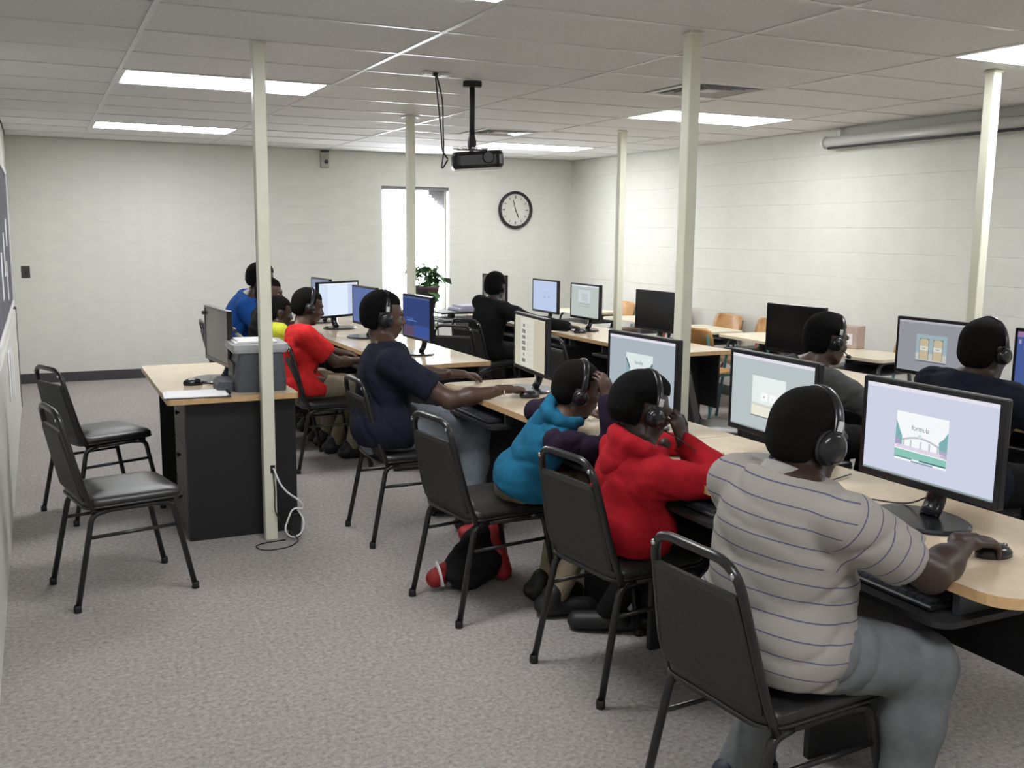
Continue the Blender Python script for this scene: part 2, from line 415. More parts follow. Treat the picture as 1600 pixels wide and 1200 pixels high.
chair(3.42, 2.85, 0, 'black banquet chair under the person in dark navy at the right edge')

# ------------------------------------------------------------------ computer tables
def table(x0, x1, y0, y1, label, legs, trays):
    t = thing('computer_table', label, 'table', ((x0+x1)/2, (y0+y1)/2, 0), 0, 'long maple topped computer tables')
    cx, cy = (x0+x1)/2, (y0+y1)/2; W2, L2 = (x1-x0)/2, (y1-y0)/2
    for (a, b_) in ((-L2, -.002), (.002, L2)):
        bm = NB(); r1 = .09
        poly = []
        for px, py, a0 in ((W2, b_, 0), (-W2, b_, 90), (-W2, a, 180), (W2, a, 270)):
            outer = (abs(py) > .1) and (px < 0)
            rr = r1 if outer else .01
            qx = px-math.copysign(rr, px); qy = py-(rr if py == b_ else -rr)
            for k in range(7):
                ang = R(a0+15*k); poly.append((qx+rr*math.cos(ang), qy+rr*math.sin(ang)))
        prism(bm, poly, .712, .74)
        for f in bm.faces:
            if abs(f.normal.z) < .5: f.material_index = 1
        bm.normal_update()
        for f in bm.faces: f.material_index = 1 if abs(f.normal.z) < .5 else 0
        obj('tabletop', bm, [MAPLE, MEDGE], t)
    for ly in legs:
        bm = NB(); box(bm, -W2+.06, W2-.05, ly-cy-.0125, ly-cy+.0125, 0, .711, .002); obj('leg_panel', bm, BLAM, t)
    bm = NB(); box(bm, W2-.07, W2-.055, -L2+.06, L2-.06, .31, .711, .002); obj('modesty_panel', bm, BLAM, t)
    for ty in trays:
        bm = NB(); prism(bm, rrect(-W2-.06, -W2+.26, ty-cy-.28, ty-cy+.28, .05), .632, .648); tr = obj('keyboard_tray', bm, BPLASM, t)
        for s in (-1, 1):
            bm = NB(); box(bm, -W2+.03, -W2+.25, ty-cy+.24*s-.01, ty-cy+.24*s+.01, .648, .712); obj('tray_rail', bm, GREYM, tr)
    return t
table(1.95, 2.57, 1.44, 5.0, 'long maple table in the foreground row with the near monitors', (2.12, 2.98, 3.46, 4.70), (1.85, 2.72, 3.55, 4.45))
table(1.98, 2.60, 5.74, 9.30, 'maple table in the far left row, shining in the window light', (6.05, 7.3, 7.74, 9.0), (6.5, 7.25, 8.1, 8.9))
table(3.87, 4.47, 5.68, 9.24, 'maple table in the far right row below the wall clock', (5.98, 7.2, 7.72, 8.9), (6.3, 7.3, 8.1, 8.9))
table(3.87, 4.47, 1.40, 5.0, 'maple table at the right edge behind the person in grey', (1.8, 3.0, 3.46, 4.75), (1.9, 2.9, 3.75, 4.6))

# keyboards on the trays
def make_keyboard():
    t = thing('keyboard', '', 'keyboard')
    bm = NB(); box(bm, -.07, .07, -.21, .21, 0, .014, .004); obj('body', bm, BPLASM, t)
    bm = NB()
    for i in range(5):
        for j in range(15): box(bm, -.056+i*.022, -.056+i*.022+.018, -.195+j*.026, -.195+j*.026+.022, .014, .020)
    k = obj('keys', bm, GREYM, t); k['kind'] = 'stuff'
    return t
kb = make_keyboard(); first = True
for x, y, lab in ((2.0, 1.85, 'black keyboard on the tray under the table in front of the striped shirt'), (2.0, 2.72, 'black keyboard on the tray in front of the red hooded child'),
                  (2.0, 3.55, 'black keyboard on the tray in front of the child in the blue top'), (1.98, 4.47, 'black keyboard on the tray in front of the navy shirt'),
                  (2.03, 6.5, 'black keyboard on the tray under the hands of the boy in red'), (3.92, 3.75, 'black keyboard on the tray in front of the grey sweatshirt')):
    o = kb if first else copy_tree(kb); first = False
    o.location = (x, y, .649); o['label'] = lab; o['category'] = 'keyboard'; o['group'] = 'black keyboards on trays'

# ------------------------------------------------------------------ monitors
def poly_sheet(name, parent, pts, x, m):
    """flat picture polygon on a screen that faces -X: pts are (u right, v up) in metres"""
    bm = NB(); bm.faces.new([bm.verts.new((x, -u, v)) for u, v in pts][::-1]); bm.normal_update()
    return obj(name, bm, m, parent)
FONT = None
def text_mesh(name, parent, s, size, loc_uv, x, m):
    c = bpy.data.curves.new('txt', 'FONT'); c.body = s; c.size = size; c.align_x = 'CENTER'; c.align_y = 'CENTER'
    to = bpy.data.objects.new('txt', c); COL.objects.link(to)
    dg = bpy.context.evaluated_depsgraph_get(); me = bpy.data.meshes.new_from_object(to.evaluated_get(dg))
    bpy.data.objects.remove(to); bpy.data.curves.remove(c)
    me.transform(Matrix(((0, 0, -1, x), (-1, 0, 0, -loc_uv[0]), (0, 1, 0, loc_uv[1]), (0, 0, 0, 1))))
    me.materials.clear(); me.materials.append(m)
    o = bpy.data.objects.new(name, me); COL.objects.link(o); o.parent = parent; return o
MW, MH, MZ = .50, .305, .985-.741     # outer size and centre height above the desk
SW, SH = .470, .268
def make_monitor(name='monitor'):
    t = thing(name, '', 'monitor')
    bm = NB(); box(bm, -.012, .014, -MW/2, MW/2, MZ-MH/2, MZ+MH/2, .005, seg=2); box(bm, .012, .034, -.17, .17, MZ-.10, MZ+.10, .008)
    obj('housing', bm, BPLAS, t)
    bm = NB()
    for (a, b_, c, d) in ((-MW/2+.002, MW/2-.002, MZ-MH/2+.002, MZ-MH/2+.021), (-MW/2+.002, MW/2-.002, MZ+MH/2-.016, MZ+MH/2-.002), (-MW/2+.002, -MW/2+.016, MZ-MH/2+.02, MZ+MH/2-.015), (MW/2-.016, MW/2-.002, MZ-MH/2+.02, MZ+MH/2-.015)):
        box(bm, -.0155, -.011, a, b_, c, d, .001)
    obj('bezel', bm, BPLAS, t)
    bm = NB(); tube(bm, fillet([(.03, 0, MZ-.06), (.05, 0, MZ-.12), (.045, 0, .05), (.02, 0, .012)], .04), .02, 10, flat=(.016, .034), upv=(1, 0, 0)); obj('stand_neck', bm, BPLAS, t, True)
    bm = NB(); poly = [(.125*math.cos(a)*1.0-.02, .155*math.sin(a)) for a in [2*math.pi*k/36 for k in range(36)]]
    n = len(poly); r0 = [bm.verts.new((x, y, 0)) for x, y in poly]; r1 = [bm.verts.new((x, y, .006)) for x, y in poly]; r2 = [bm.verts.new((x*.93, y*.93, .011)) for x, y in poly]
    for A, B in ((r0, r1), (r1, r2)):
        for k in range(n): bm.faces.new((A[k], A[(k+1) % n], B[(k+1) % n], B[k]))
    bm.faces.new(r0[::-1]); bm.faces.new(r2); obj('stand_base', bm, BPLAS, t)
    return t
mon0 = make_monitor(); mon_parts = list(mon0.children); mon_used = [False]
def em(col, s):
    s = s*SCREEN; return emission('screen_%02x%02x%02x_%d' % (*[int(c*255) for c in col], int(s*100)), col, s)
def srgb(r, g, b): return tuple(((c/255+.055)/1.055)**2.4 if c > 10 else c/255/12.92 for c in (r, g, b))
def monitor(x, y, deg, label, kind, z=.741):
    if mon_used[0]:
        t = mon0.copy(); COL.objects.link(t)
        for ch_ in mon_parts: copy_tree(ch_, t)
    else: t = mon0
    mon_used[0] = True
    t.location = (x, y, z); t.rotation_euler = (0, 0, R(deg)); t['label'] = label; t['category'] = 'monitor'; t['group'] = 'black flat panel monitors'
    a, b_, c, d = -SW/2, SW/2, MZ-SH/2+.003, MZ+SH/2+.003
    def P(u, v): return (a+(b_-a)*u, c+(d-c)*v)
    def rect(par, u0, u1, v0, v1, col, lay, name='picture_block', s=1.0):
        return poly_sheet(name, par, [P(u0, v0), P(u1, v0), P(u1, v1), P(u0, v1)], -.0125-.0004*lay, em(srgb(*col), s))
    def pg(par, pts, col, lay, name='picture_shape', s=1.0):
        return poly_sheet(name, par, [P(*p) for p in pts], -.0125-.0004*lay, em(srgb(*col), s))
    base = {'page': (205, 204, 186), 'house': (172, 182, 190), 'room': (185, 195, 198), 'bridge': (206, 211, 230), 'doors': (148, 150, 158), 'blue': (54, 70, 120),
            'plainblue': (190, 205, 235), 'doc': (214, 226, 246), 'list': (188, 198, 192), 'off': None, 'greyoff': None, 'grey': (140, 150, 176), 'dimblue': (98, 116, 168), 'space': (70, 90, 150)}[kind]
    bm = NB(); bm.faces.new([bm.verts.new((-.0125, -u, v)) for u, v in (P(0, 0), P(1, 0), P(1, 1), P(0, 1))][::-1])
    scr = obj('screen', bm, SCR_OFF if kind == 'off' else SCR_OFF_REFL if kind == 'greyoff' else em(srgb(*base), 1.0), t)
    if kind in ('house', 'room', 'bridge', 'doors', 'list'):
        rect(scr, 0, 1, .955, 1, (228, 226, 236) if kind != 'doors' else (176, 178, 186), 1, 'title_bar')
        rect(scr, 0, 1, 0, .02, (150, 165, 165), 1, 'task_bar')
    if kind == 'bridge':
        x0, x1, y0, y1 = .26, .66, .19, .73
        def q(u, v): return (x0+(x1-x0)*u, y0+(y1-y0)*v)
        pg(scr, [q(0, 0), q(1, 0), q(1, 1), q(0, 1)], (246, 250, 252), 1)
        pg(scr, [q(0, .30), q(.14, .26), q(.13, .5), q(.08, .62), q(0, .82)], (128, 178, 180), 2)
        pg(scr, [q(0, .30), q(.12, .28), q(.10, .40), q(.04, .44), q(0, .42)], (172, 160, 190), 3)
        pg(scr, [q(1, .22), q(.86, .26), q(.84, .52), q(.93, .62), q(1, .76)], (128, 178, 180), 2)
        pg(scr, [q(1, .22), q(.88, .25), q(.87, .38), q(1, .36)], (176, 172, 196), 3)
        N = 14
        pg(scr, [q(.13+.72*i/N, .40+.10*math.sin(math.pi*i/N)) for i in range(N+1)]+[q(.85-.72*i/N, .44+.10*math.sin(math.pi*(1-i/N))) for i in range(N+1)], (196, 196, 206), 3)
        pg(scr, [q(.02, .24), q(.98, .22), q(.98, .30), q(.02, .32)], (226, 216, 232), 3)
        for i, u in enumerate((.17, .31, .50, .67, .83)):
            pg(scr, [q(u-.018, .28), q(u+.018, .28), q(u+.018, .45), q(u-.018, .45)], (206, 204, 214), 3)
        pg(scr, [q(0, .06), q(1, .06), q(1, .20), q(0, .22)], (142, 198, 184), 4)
        pg(scr, [q(0, .045), q(.35, .045), q(.35, .07), q(0, .07)], (90, 130, 140), 5); pg(scr, [q(.5, .045), q(1, .045), q(1, .075), q(.5, .075)], (70, 116, 124), 5)
        pg(scr, [q(.34, .0), q(.76, .0), q(.76, .03), q(.34, .03)], (140, 158, 172), 5)
        pg(scr, [q(.44, .53), q(.48, .50), q(.52, .53), q(.51, .59), q(.46, .60)], (206, 230, 220), 5)
        text_mesh('word', scr, 'formula', .021, P(.455, .57), -.0150, em(srgb(120, 124, 128), 1))
    if kind == 'house':
        x0, x1, y0, y1 = .27, .68, .20, .74
        def q(u, v): return (x0+(x1-x0)*u, y0+(y1-y0)*v)
        pg(scr, [q(0, 0), q(1, 0), q(1, 1), q(0, 1)], (222, 232, 232), 1)
        pg(scr, [q(0, .2), q(.16, .3), q(.16, .55), q(.02, .84), q(0, .84)], (150, 178, 182), 2)
        pg(scr, [q(.0, .80), q(.02, .86), q(.17, .56), q(.15, .52)], (70, 96, 102), 3)
        pg(scr, [q(1, .2), q(.85, .3), q(.85, .52), q(.98, .78), q(1, .78)], (158, 190, 196), 2)
        pg(scr, [q(.84, .55), q(.98, .80), q(1, .76), q(1, .62)], (88, 118, 128), 3)
        pg(scr, [q(0, 0), q(1, 0), q(1, .1), q(0, .1)], (142, 190, 180), 2)
        text_mesh('word', scr, 'handle', .022, P(.475, .60), -.0150, em(srgb(110, 110, 124), 1))
    if kind == 'room':
        x0, x1, y0, y1 = .27, .68, .20, .74
        def q(u, v): return (x0+(x1-x0)*u, y0+(y1-y0)*v)
        pg(scr, [q(0, 0), q(1, 0), q(1, 1), q(0, 1)], (232, 240, 238), 1)
        pg(scr, [q(0, 0), q(1, 0), q(1, .22), q(0, .26)], (236, 234, 216), 2); pg(scr, [q(0, .26), q(1, .22), q(1, .29), q(0, .32)], (214, 214, 204), 3)
        pg(scr, [q(.28, .40), q(.48, .40), q(.48, .60), q(.28, .60)], (250, 252, 252), 3); pg(scr, [q(.54, .39), q(.74, .39), q(.74, .59), q(.54, .59)], (250, 252, 252), 3)
        pg(scr, [q(.36, .48), q(.40, .48), q(.40, .52), q(.36, .52)], (150, 152, 154), 4); pg(scr, [q(.62, .47), q(.65, .47), q(.65, .50), q(.62, .50)], (205, 208, 206), 4)
        pg(scr, [q(0, -.03), q(.7, -.03), q(.7, 0), q(0, 0)], (132, 134, 128), 4)
    if kind == 'doors':
        x0, x1, y0, y1 = .26, .68, .22, .74
        def q(u, v): return (x0+(x1-x0)*u, y0+(y1-y0)*v)
        pg(scr, [q(0, 0), q(1, 0), q(1, 1), q(0, 1)], (156, 178, 184), 1)
        pg(scr, [q(0, 0), q(1, 0), q(1, .30), q(0, .30)], (196, 196, 190), 2)
        for u in (.13, .58):
            pg(scr, [q(u-.02, .06), q(u+.30, .06), q(u+.30, .86), q(u-.02, .86)], (128, 138, 136), 3)
            pg(scr, [q(u, .06), q(u+.28, .06), q(u+.28, .78), q(u+.22, .84), q(u+.06, .84), q(u, .78)], (198, 182, 152), 4)
            pg(scr, [q(u, .40), q(u+.28, .40), q(u+.28, .56), q(u, .56)], (214, 212, 208), 5)
            pg(scr, [q(u+.09, .47), q(u+.19, .47), q(u+.19, .495), q(u+.09, .495)], (140, 140, 138), 6)
        pg(scr, [q(0, -.03), q(1, -.03), q(1, .02), q(0, .02)], (104, 108, 118), 6)
    if kind == 'page':
        rect(scr, 0, .2, .03, .97, (198, 196, 176), 1); rect(scr, .63, 1, .03, .97, (198, 190, 170), 1); rect(scr, .2, .63, .03, .97, (212, 212, 200), 1)
        for i in range(7):
            v = .82-.115*i; w = (.03, .05, .05, .05, .05, .02, .05)[i]; h = (.03, .035, .03, .035, .035, .03, .035)[i]
            rect(scr, .31-w, .31+w, v-h, v+h, (96, 96, 92), 2, 'thumbnail'); rect(scr, .31-w*.5, .31+w*.4, v-h*.5, v+h*.4, (158, 156, 150), 3, 'thumbnail')
            for l in range(3): rect(scr, .40, .60-.04*l, v+.03-.025*l, v+.036-.025*l, (188, 188, 178), 2, 'text_line')
    if kind == 'doc':
        rect(scr, .22, .74, 0, .96, (226, 238, 254), 1); rect(scr, .74, 1, 0, .96, (200, 212, 238), 1); rect(scr, 0, 1, .96, 1, (236, 240, 250), 2, 'title_bar')
    if kind == 'list':
        rect(scr, .26, .70, .46, .86, (206, 212, 218), 1); rect(scr, .38, .60, .50, .74, (192, 198, 202), 2); rect(scr, .28, .68, .40, .415, (150, 158, 156), 1); rect(scr, .28, .70, .87, .885, (160, 166, 180), 2); rect(scr, .32, .66, .32, .335, (160, 168, 166), 1)
    if kind == 'plainblue':
        rect(scr, .55, .62, .62, .64, (150, 168, 205), 1); rect(scr, .46, .52, .44, .50, (160, 176, 210), 1); rect(scr, .64, .70, .44, .50, (166, 182, 214), 1); rect(scr, 0, 1, .97, 1, (214, 222, 240), 1, 'title_bar')
    if kind == 'blue':
        rect(scr, 0, 1, .96, 1, (86, 100, 140), 1, 'title_bar'); rect(scr, .12, .5, .38, .41, (92, 124, 190), 1); rect(scr, .12, .4, .44, .455, (84, 112, 180), 1)
        rect(scr, 0, .42, .0, .26, (92, 78, 104), 1); rect(scr, .42, 1, .0, .30, (62, 84, 150), 1)
    if kind == 'space':
        for i in range(7): rect(scr, .06*i+.02, .06*i+.05, .78-.08*i, .86-.08*i, (156, 150, 190), 1)
        pg(scr, [(.12, .1), (.8, .1), (.8, .34), (.35, .42), (.15, .26)], (60, 130, 210), 1); rect(scr, 0, 1, .9, 1, (150, 120, 160), 1)
    return t
monitor(2.30, 2.005, 0, 'near monitor showing a bridge picture, right of the striped shirt', 'bridge')
monitor(2.36, 2.755, -3, 'monitor with a pale square picture behind the striped shirt', 'room')
monitor(2.31, 3.53, 3, 'monitor in front of the red hooded child showing a peaked house picture', 'house')
monitor(2.315, 4.60, -7, 'monitor showing a cream page with a column of thumbnails', 'page')
monitor(2.30, 6.285, 2, 'dark blue lit monitor on the shining table before the window', 'blue')
monitor(2.28, 7.41, 4, 'pale blue monitor mostly hidden behind the navy shirt head', 'dimblue')
monitor(2.28, 8.20, 121, 'white document monitor turned toward the camera beside the boy in red', 'doc')
monitor(2.30, 8.80, 4, 'small far grey blue monitor above the head of the boy in red', 'grey')
monitor(4.20, 6.27, 2, 'black switched off monitor between the two poles', 'off')
monitor(4.20, 7.33, 0, 'grey green lit monitor left of the thin pole', 'list')
monitor(4.20, 8.07, 0, 'light blue white monitor below the wall clock', 'plainblue')
monitor(4.20, 9.20, 4, 'dark monitor right behind the head of the person in black', 'greyoff')
monitor(4.20, 4.73, 2, 'black switched off monitor behind the person in grey', 'off')
monitor(4.20, 3.67, 0, 'monitor showing two door shapes at the right side', 'doors')
monitor(4.20, 2.95, 0, 'blue purple lit monitor cut off by the right edge', 'space')

# ------------------------------------------------------------------ teacher desk with printer
DX0, DX1, DY0, DY1 = .53, 1.17, 4.965, 6.30
t = thing('teacher_desk', 'maple topped black desk with the printer behind the near left pole', 'desk', ((DX0+DX1)/2, (DY0+DY1)/2, 0))
cx, cy = (DX0+DX1)/2, (DY0+DY1)/2
bm = NB(); prism(bm, [(x-cx, y-cy) for x, y in rrect(DX0, DX1, DY0, DY1, .02, 3)], .712, .74); bm.normal_update()
for f in bm.faces: f.material_index = 1 if abs(f.normal.z) < .5 else 0
obj('desktop', bm, [MAPLE, MEDGE], t)
bm = NB(); box(bm, .62-cx, 1.165-cx, 5.03-cy, 5.055-cy, 0, .711, .002); obj('end_panel', bm, BLAM, t)
bm = NB(); box(bm, .62-cx, 1.165-cx, 6.22-cy, 6.245-cy, 0, .711, .002); obj('end_panel', bm, BLAM, t)
bm = NB(); box(bm, 1.14-cx, 1.16-cx, 5.055-cy, 6.22-cy, .1, .711, .002); obj('modesty_panel', bm, BLAM, t)
bm = NB(); box(bm, .64-cx, 1.10-cx, 5.056-cy, 5.48-cy, .02, .70, .003); ped = obj('drawer_pedestal', bm, GLAM, t)
for k in range(3):
    bm = NB(); box(bm, .618-cx, .639-cx, 5.06-cy, 5.475-cy, .03+.222*k, .03+.222*k+.216, .003); dr = obj('drawer', bm, GLAM, t)
    bm = NB(); lathe(bm, [(0, .022), (.012, .02), (.013, .012), (.006, .008), (.006, 0)], 12, Matrix.Translation((.618-cx, 5.267-cy, .03+.222*k+.15)) @ Matrix.Rotation(R(-90), 4, 'Y')); obj('knob', bm, BPLAS, dr, True)
tm = monitor(.875, 5.56, 5, 'grey switched off monitor on the desk with the printer', 'greyoff')
bm = NB(); box(bm, -.02, .012, .21, .245, MZ+.10, MZ+.118, .004); lathe(bm, [(0, .012), (.01, .01), (.011, 0)], 12, Matrix.Translation((-.02, .232, MZ+.109)) @ Matrix.Rotation(R(-90), 4, 'Y')); 
wc = obj('webcam', bm, BPLASM); wc.location = tm.location; wc.rotation_euler = tm.rotation_euler; tag(wc, 'small black webcam clipped to the left side of the grey desk monitor', 'webcam')
# laser printer
t = thing('printer', 'grey desktop laser printer with a white paper tray on top', 'printer', (1.01, 5.22, .741), R(-3)); t.scale = (.80, .95, .90)
def loft(bm, secs):
    rings = [[bm.verts.new(p) for p in s] for s in secs]; n = len(rings[0])
    for A, B in zip(rings, rings[1:]):
        for k in range(n): bm.faces.new((A[k], A[(k+1) % n], B[(k+1) % n], B[k]))
    bm.faces.new(rings[0][::-1]); bm.faces.new(rings[-1])
bm = NB(); loft(bm, [[(x*s+dx, y*s2, z) for x, y in rrect(-.16, .16, -.17, .17, .03, 3)] for z, s, s2, dx in ((0, 1.0, 1, 0), (.06, 1.02, 1.02, 0), (.16, .95, 1, .0), (.225, .86, .98, .01))]); obj('body', bm, GPLAS, t)
bm = NB(); loft(bm, [[(x*s+dx, y*s2, z) for x, y in rrect(-.17, .17, -.18, .18, .03, 3)] for z, s, s2, dx in ((.222, 1.0, .97, .0), (.24, 1.06, 1.0, .0), (.268, 1.04, 1.0, .0))]); obj('top_cover', bm, LPLAS, t)
bm = NB(); box(bm, -.15, .10, -.12, .15, .269, .275, .002); box(bm, -.13, .12, -.11, .14, .275, .280, .002); obj('paper_stack', bm, PAPER, t)
bm = NB(); loft(bm, [[(x, y, z) for x, y in rrect(-.27+i, -.15, -.12, .12, .03, 3)] for z, i in ((0, 0), (.035, 0), (.055, .02))]); obj('front_tray', bm, GPLAS, t)
bm = NB(); box(bm, -.166, -.150, -.11, .11, .09, .16, .004); obj('output_slot', bm, BPLASM, t)
# clipboard with papers, mouse
t = thing('clipboard', 'clipboard with white papers at the corner of the printer desk', 'clipboard', (.68, 5.075, .741), R(-4))
bm = NB(); box(bm, -.16, .16, -.11, .11, 0, .004, .001); obj('board', bm, BPLASM, t)
bm = NB(); box(bm, -.155, .14, -.105, .10, .004, .007); box(bm, -.14, .15, -.098, .104, .007, .009); obj('papers', bm, PAPER, t)
bm = NB(); box(bm, .145, .165, -.05, .05, .004, .014, .003); obj('clip', bm, BPLAS, t)
def make_mouse():
    t = thing('computer_mouse', '', 'mouse'); bm = NB()
    secs = []
    for z, s in ((0, 1), (.012, 1.02), (.024, .86), (.033, .5)):
        secs.append([(.052*s*math.cos(a)-.006*(z/.03), .031*s*math.sin(a), z) for a in [2*math.pi*k/20 for k in range(20)]])
    loft(bm, secs); obj('shell', bm, BPLAS, t, True)
    bm = NB(); lathe(bm, [(.007, -.003), (.007, .003)], 10, Matrix.Translation((.03, 0, .026)) @ Matrix.Rotation(R(90), 4, 'X')); obj('scroll_wheel', bm, GREYM, t)
    return t
ms0 = make_mouse(); ms_used = [False]
def mouse(x, y, z, deg, label):
    o = copy_tree(ms0) if ms_used[0] else ms0
    ms_used[0] = True
    o.location = (x, y, z); o.rotation_euler = (0, 0, R(deg)); o['label'] = label; o['category'] = 'mouse'; o['group'] = 'black computer mice'
mouse(.715, 5.42, .741, 10, 'black mouse on the printer desk')
mouse(2.205, 1.69, .741, -12, 'black mouse under the hand of the person in the striped shirt')
mouse(2.20, 4.385, .741, -8, 'black mouse under the hand of the person in the navy shirt')
mouse(4.03, 7.12, .741, -15, 'black mouse on the far right table under a dark sleeve')
def cord(name, pts, r, m, label, cat='cable'):
    bm = NB(); tube(bm, fillet(pts, .06, 5), r, 6); return tag(obj(name, bm, m, None, True), label, cat)
cord('mouse_cord', [(2.26, 1.645, .747), (2.34, 1.60, .745), (2.42, 1.62, .744), (2.53, 1.72, .744)], .0022, BPLASM, 'thin black mouse cord trailing over the near table corner')
cord('black_cable', [(2.34, 2.03, .80), (2.36, 2.12, .75), (2.28, 2.3, .745), (2.33, 2.45, .745), (2.5, 2.5, .745)], .0025, BPLASM, 'thin black cord behind the near monitor on the maple table')
cord('headset_cord', [(1.90, 2.775, .90), (1.97, 2.71, .85), (2.06, 2.66, .752), (2.16, 2.70, .745), (2.3, 2.95, .745)], .002, BPLASM, 'thin dark headset cord in front of the red hooded child')
cord('desk_monitor_cord', [(.94, 5.56, .90), (1.0, 5.52, .88), (1.03, 5.47, .79), (1.0, 5.44, .746), (.95, 5.46, .745)], .0035, BPLASM, 'looped black cable behind the grey monitor on the printer desk')

# ------------------------------------------------------------------ cables by the pole
cord('network_cable', [(1.015, 4.89, .375), (1.05, 4.86, .27), (1.14, 4.85, .20), (1.165, 4.87, .15), (1.10, 4.86, .17), (1.05, 4.84, .06), (1.09, 4.84, .012), (1.15, 4.86, .03), (1.16, 4.87, .10), (1.13, 4.88, .15)], .005, WPLAS, 'white cable sagging from the pole by the printer desk')
cord('pole_wire', [(1.012, 4.885, .37), (1.02, 4.885, .24), (1.015, 4.885, .16), (1.035, 4.87, .10), (1.10, 4.85, .03), (1.12, 4.82, .006), (1.06, 4.74, .004), (.93, 4.72, .004), (.89, 4.82, .004), (.97, 4.86, .004), (1.06, 4.86, .004)], .003, BPLASM, 'thin dark wire looped on the carpet around the foot of the pole')
bm = NB(); box(bm, -.028, .028, -.02, .02, 0, .13, .006); box(bm, -.01, .01, -.008, .008, .13, .16, .003)
o = tag(obj('power_adapter', bm, BPLASM), 'black power adapter standing on the carpet by the pole', 'adapter'); o.location = (1.115, 4.90, 0); o.rotation_euler = (0, R(6), R(20))

# ------------------------------------------------------------------ projector
px, py = 2.385, 5.57
t = thing('projector', 'black projector hanging from the ceiling on a black pole', 'projector', (px, py, 1.945), R(-20))
bm = NB(); loft(bm, [[(x*s, y*s, z) for x, y in rrect(-.155, .155, -.115, .115, .05, 4)] for z, s in ((0, .93), (.02, 1), (.075, 1), (.098, .93))]); pc = obj('case', bm, BPLAS, t); pc.location = (.035, 0, -.012); pc.rotation_euler = (0, R(-4), 0)
bm = NB(); lathe(bm, [(.0, .02), (.03, .02), (.036, .0), (.036, -.02)], 20, Matrix.Translation((.09, -.112, .05)) @ Matrix.Rotation(R(90), 4, 'X')); obj('lens', bm, SCR_OFF, t)
for k, xx in enumerate((-.10, -.05, .01, .07)):
    bm = NB(); box(bm, xx-.018, xx+.018, -.09, -.05, .097, .110, .003); obj('bracket_tab', bm, CHROME, t)
bm = NB(); box(bm, -.09, .09, -.012, .012, .096, .104); box(bm, -.012, .012, -.09, .09, .096, .104); obj('spider_bracket', bm, BPLASM, t)
bm = NB(); lathe(bm, [(.022, .10), (.026, .12), (.026, .15), (.018, .18), (.018, .19)], 14); obj('tilt_joint', bm, BPLASM, t)
bm = NB(); tube(bm, [(0, 0, .18), (0, 0, .487)], .016, 12); obj('drop_pole', bm, BPLASM, t, True)
bm = NB(); box(bm, -.055, .055, -.035, .035, .463, .4935, .004); obj('ceiling_bracket', bm, BPLASM, t)
t = thing('ceiling_outlet', 'small white ceiling outlet where the projector cables enter', 'outlet', (2.075, 5.37, ZC))
for dx in (-.05, .055):
    bm = NB(); lathe(bm, [(0, -.016), (.026, -.014), (.032, 0)], 16, Matrix.Translation((dx, 0, 0))); obj('cover_ring', bm, WPLAS, t)
bm = NB(); lathe(bm, [(0, -.02), (.014, -.018), (.016, 0)], 12); obj('cable_gland', bm, BPLASM, t)
for k, dx in enumerate((0, .02)):
    cord('projector_cable', [(2.075+dx, 5.37, ZC-.012), (2.10+dx*2, 5.40, 2.30), (2.15+dx, 5.47, 2.12), (2.19, 5.56, 2.03), (2.24, 5.60, 1.99)] if k == 0 else [(2.085, 5.375, ZC-.012), (2.135, 5.41, 2.30), (2.165, 5.48, 2.12), (2.185, 5.52, 2.02), (2.17, 5.52, 1.93), (2.19, 5.55, 1.93), (2.24, 5.60, 1.98)], .0045, BPLASM, ('straighter' if k == 0 else 'looping')+' black cable from the ceiling outlet to the projector')

# ------------------------------------------------------------------ wall items
t = thing('wall_clock', 'round black rimmed clock on the back wall', 'clock', (5.276, YB-.002, 1.83))
Mx = Matrix.Rotation(R(90), 4, 'X')
bm = NB(); lathe(bm, [(.205, 0), (.222, .008), (.226, .03), (.218, .052), (.203, .056), (.192, .040), (.190, .020)], 48, Mx); obj('rim', bm, BPLASM, t, True)
bm = NB(); lathe(bm, [(0, .021), (.195, .021), (.195, .012), (0, .012)], 48, Mx); obj('dial', bm, mat('clock_dial', (.62, .62, .57), .5), t)
bm = NB()
for k in range(12):
    a = R(30*k); Mk = Matrix.Translation((.155*math.sin(a), -.0225, .155*math.cos(a))) @ Matrix.Rotation(a, 4, 'Y'); xbox(bm, (.009 if k % 3 else .014, .002, .026 if k % 3 else .034), Mk)
obj('hour_marks', bm, mat('clock_mark', (.10, .10, .10), .6), t)
for nm, ang, ln, w in (('minute_hand', -14, .12, .008), ('hour_hand', 155, .10, .011)):
    a = R(ang); bm = NB(); Mk = Matrix.Translation((.5*ln*math.sin(a), -.027, .5*ln*math.cos(a))) @ Matrix.Rotation(a, 4, 'Y'); xbox(bm, (w, .002, ln), Mk); obj(nm, bm, BPLASM, t)
t = thing('light_switch', 'dark switch plate on the back wall near the left corner', 'switch', (-.109, YB-.002, 1.12))
bm = NB(); box(bm, -.04, .04, -.008, 0, -.058, .058, .003); obj('plate', bm, mat('brown_plate', (.05, .045, .042), .45), t)
bm = NB(); box(bm, -.007, .007, -.016, -.008, -.012, .012, .002); obj('toggle', bm, BPLASM, t)
t = thing('alarm_box', 'small beige alarm box high on the back wall', 'alarm', (2.93, YB-.002, 2.33))
bm = NB(); box(bm, -.045, .045, -.05, 0, -.085, .085, .006); obj('case', bm, mat('beige_box', (.42, .41, .36), .5), t)
bm = NB(); lathe(bm, [(0, .012), (.02, .01), (.024, 0)], 16, Matrix.Translation((.012, -.05, -.02)) @ Mx); obj('sounder', bm, GREYM, t)
bm = NB(); box(bm, -.04, .045, -.06, 0, .088, .104, .003); obj('cap', bm, GREYM, t)
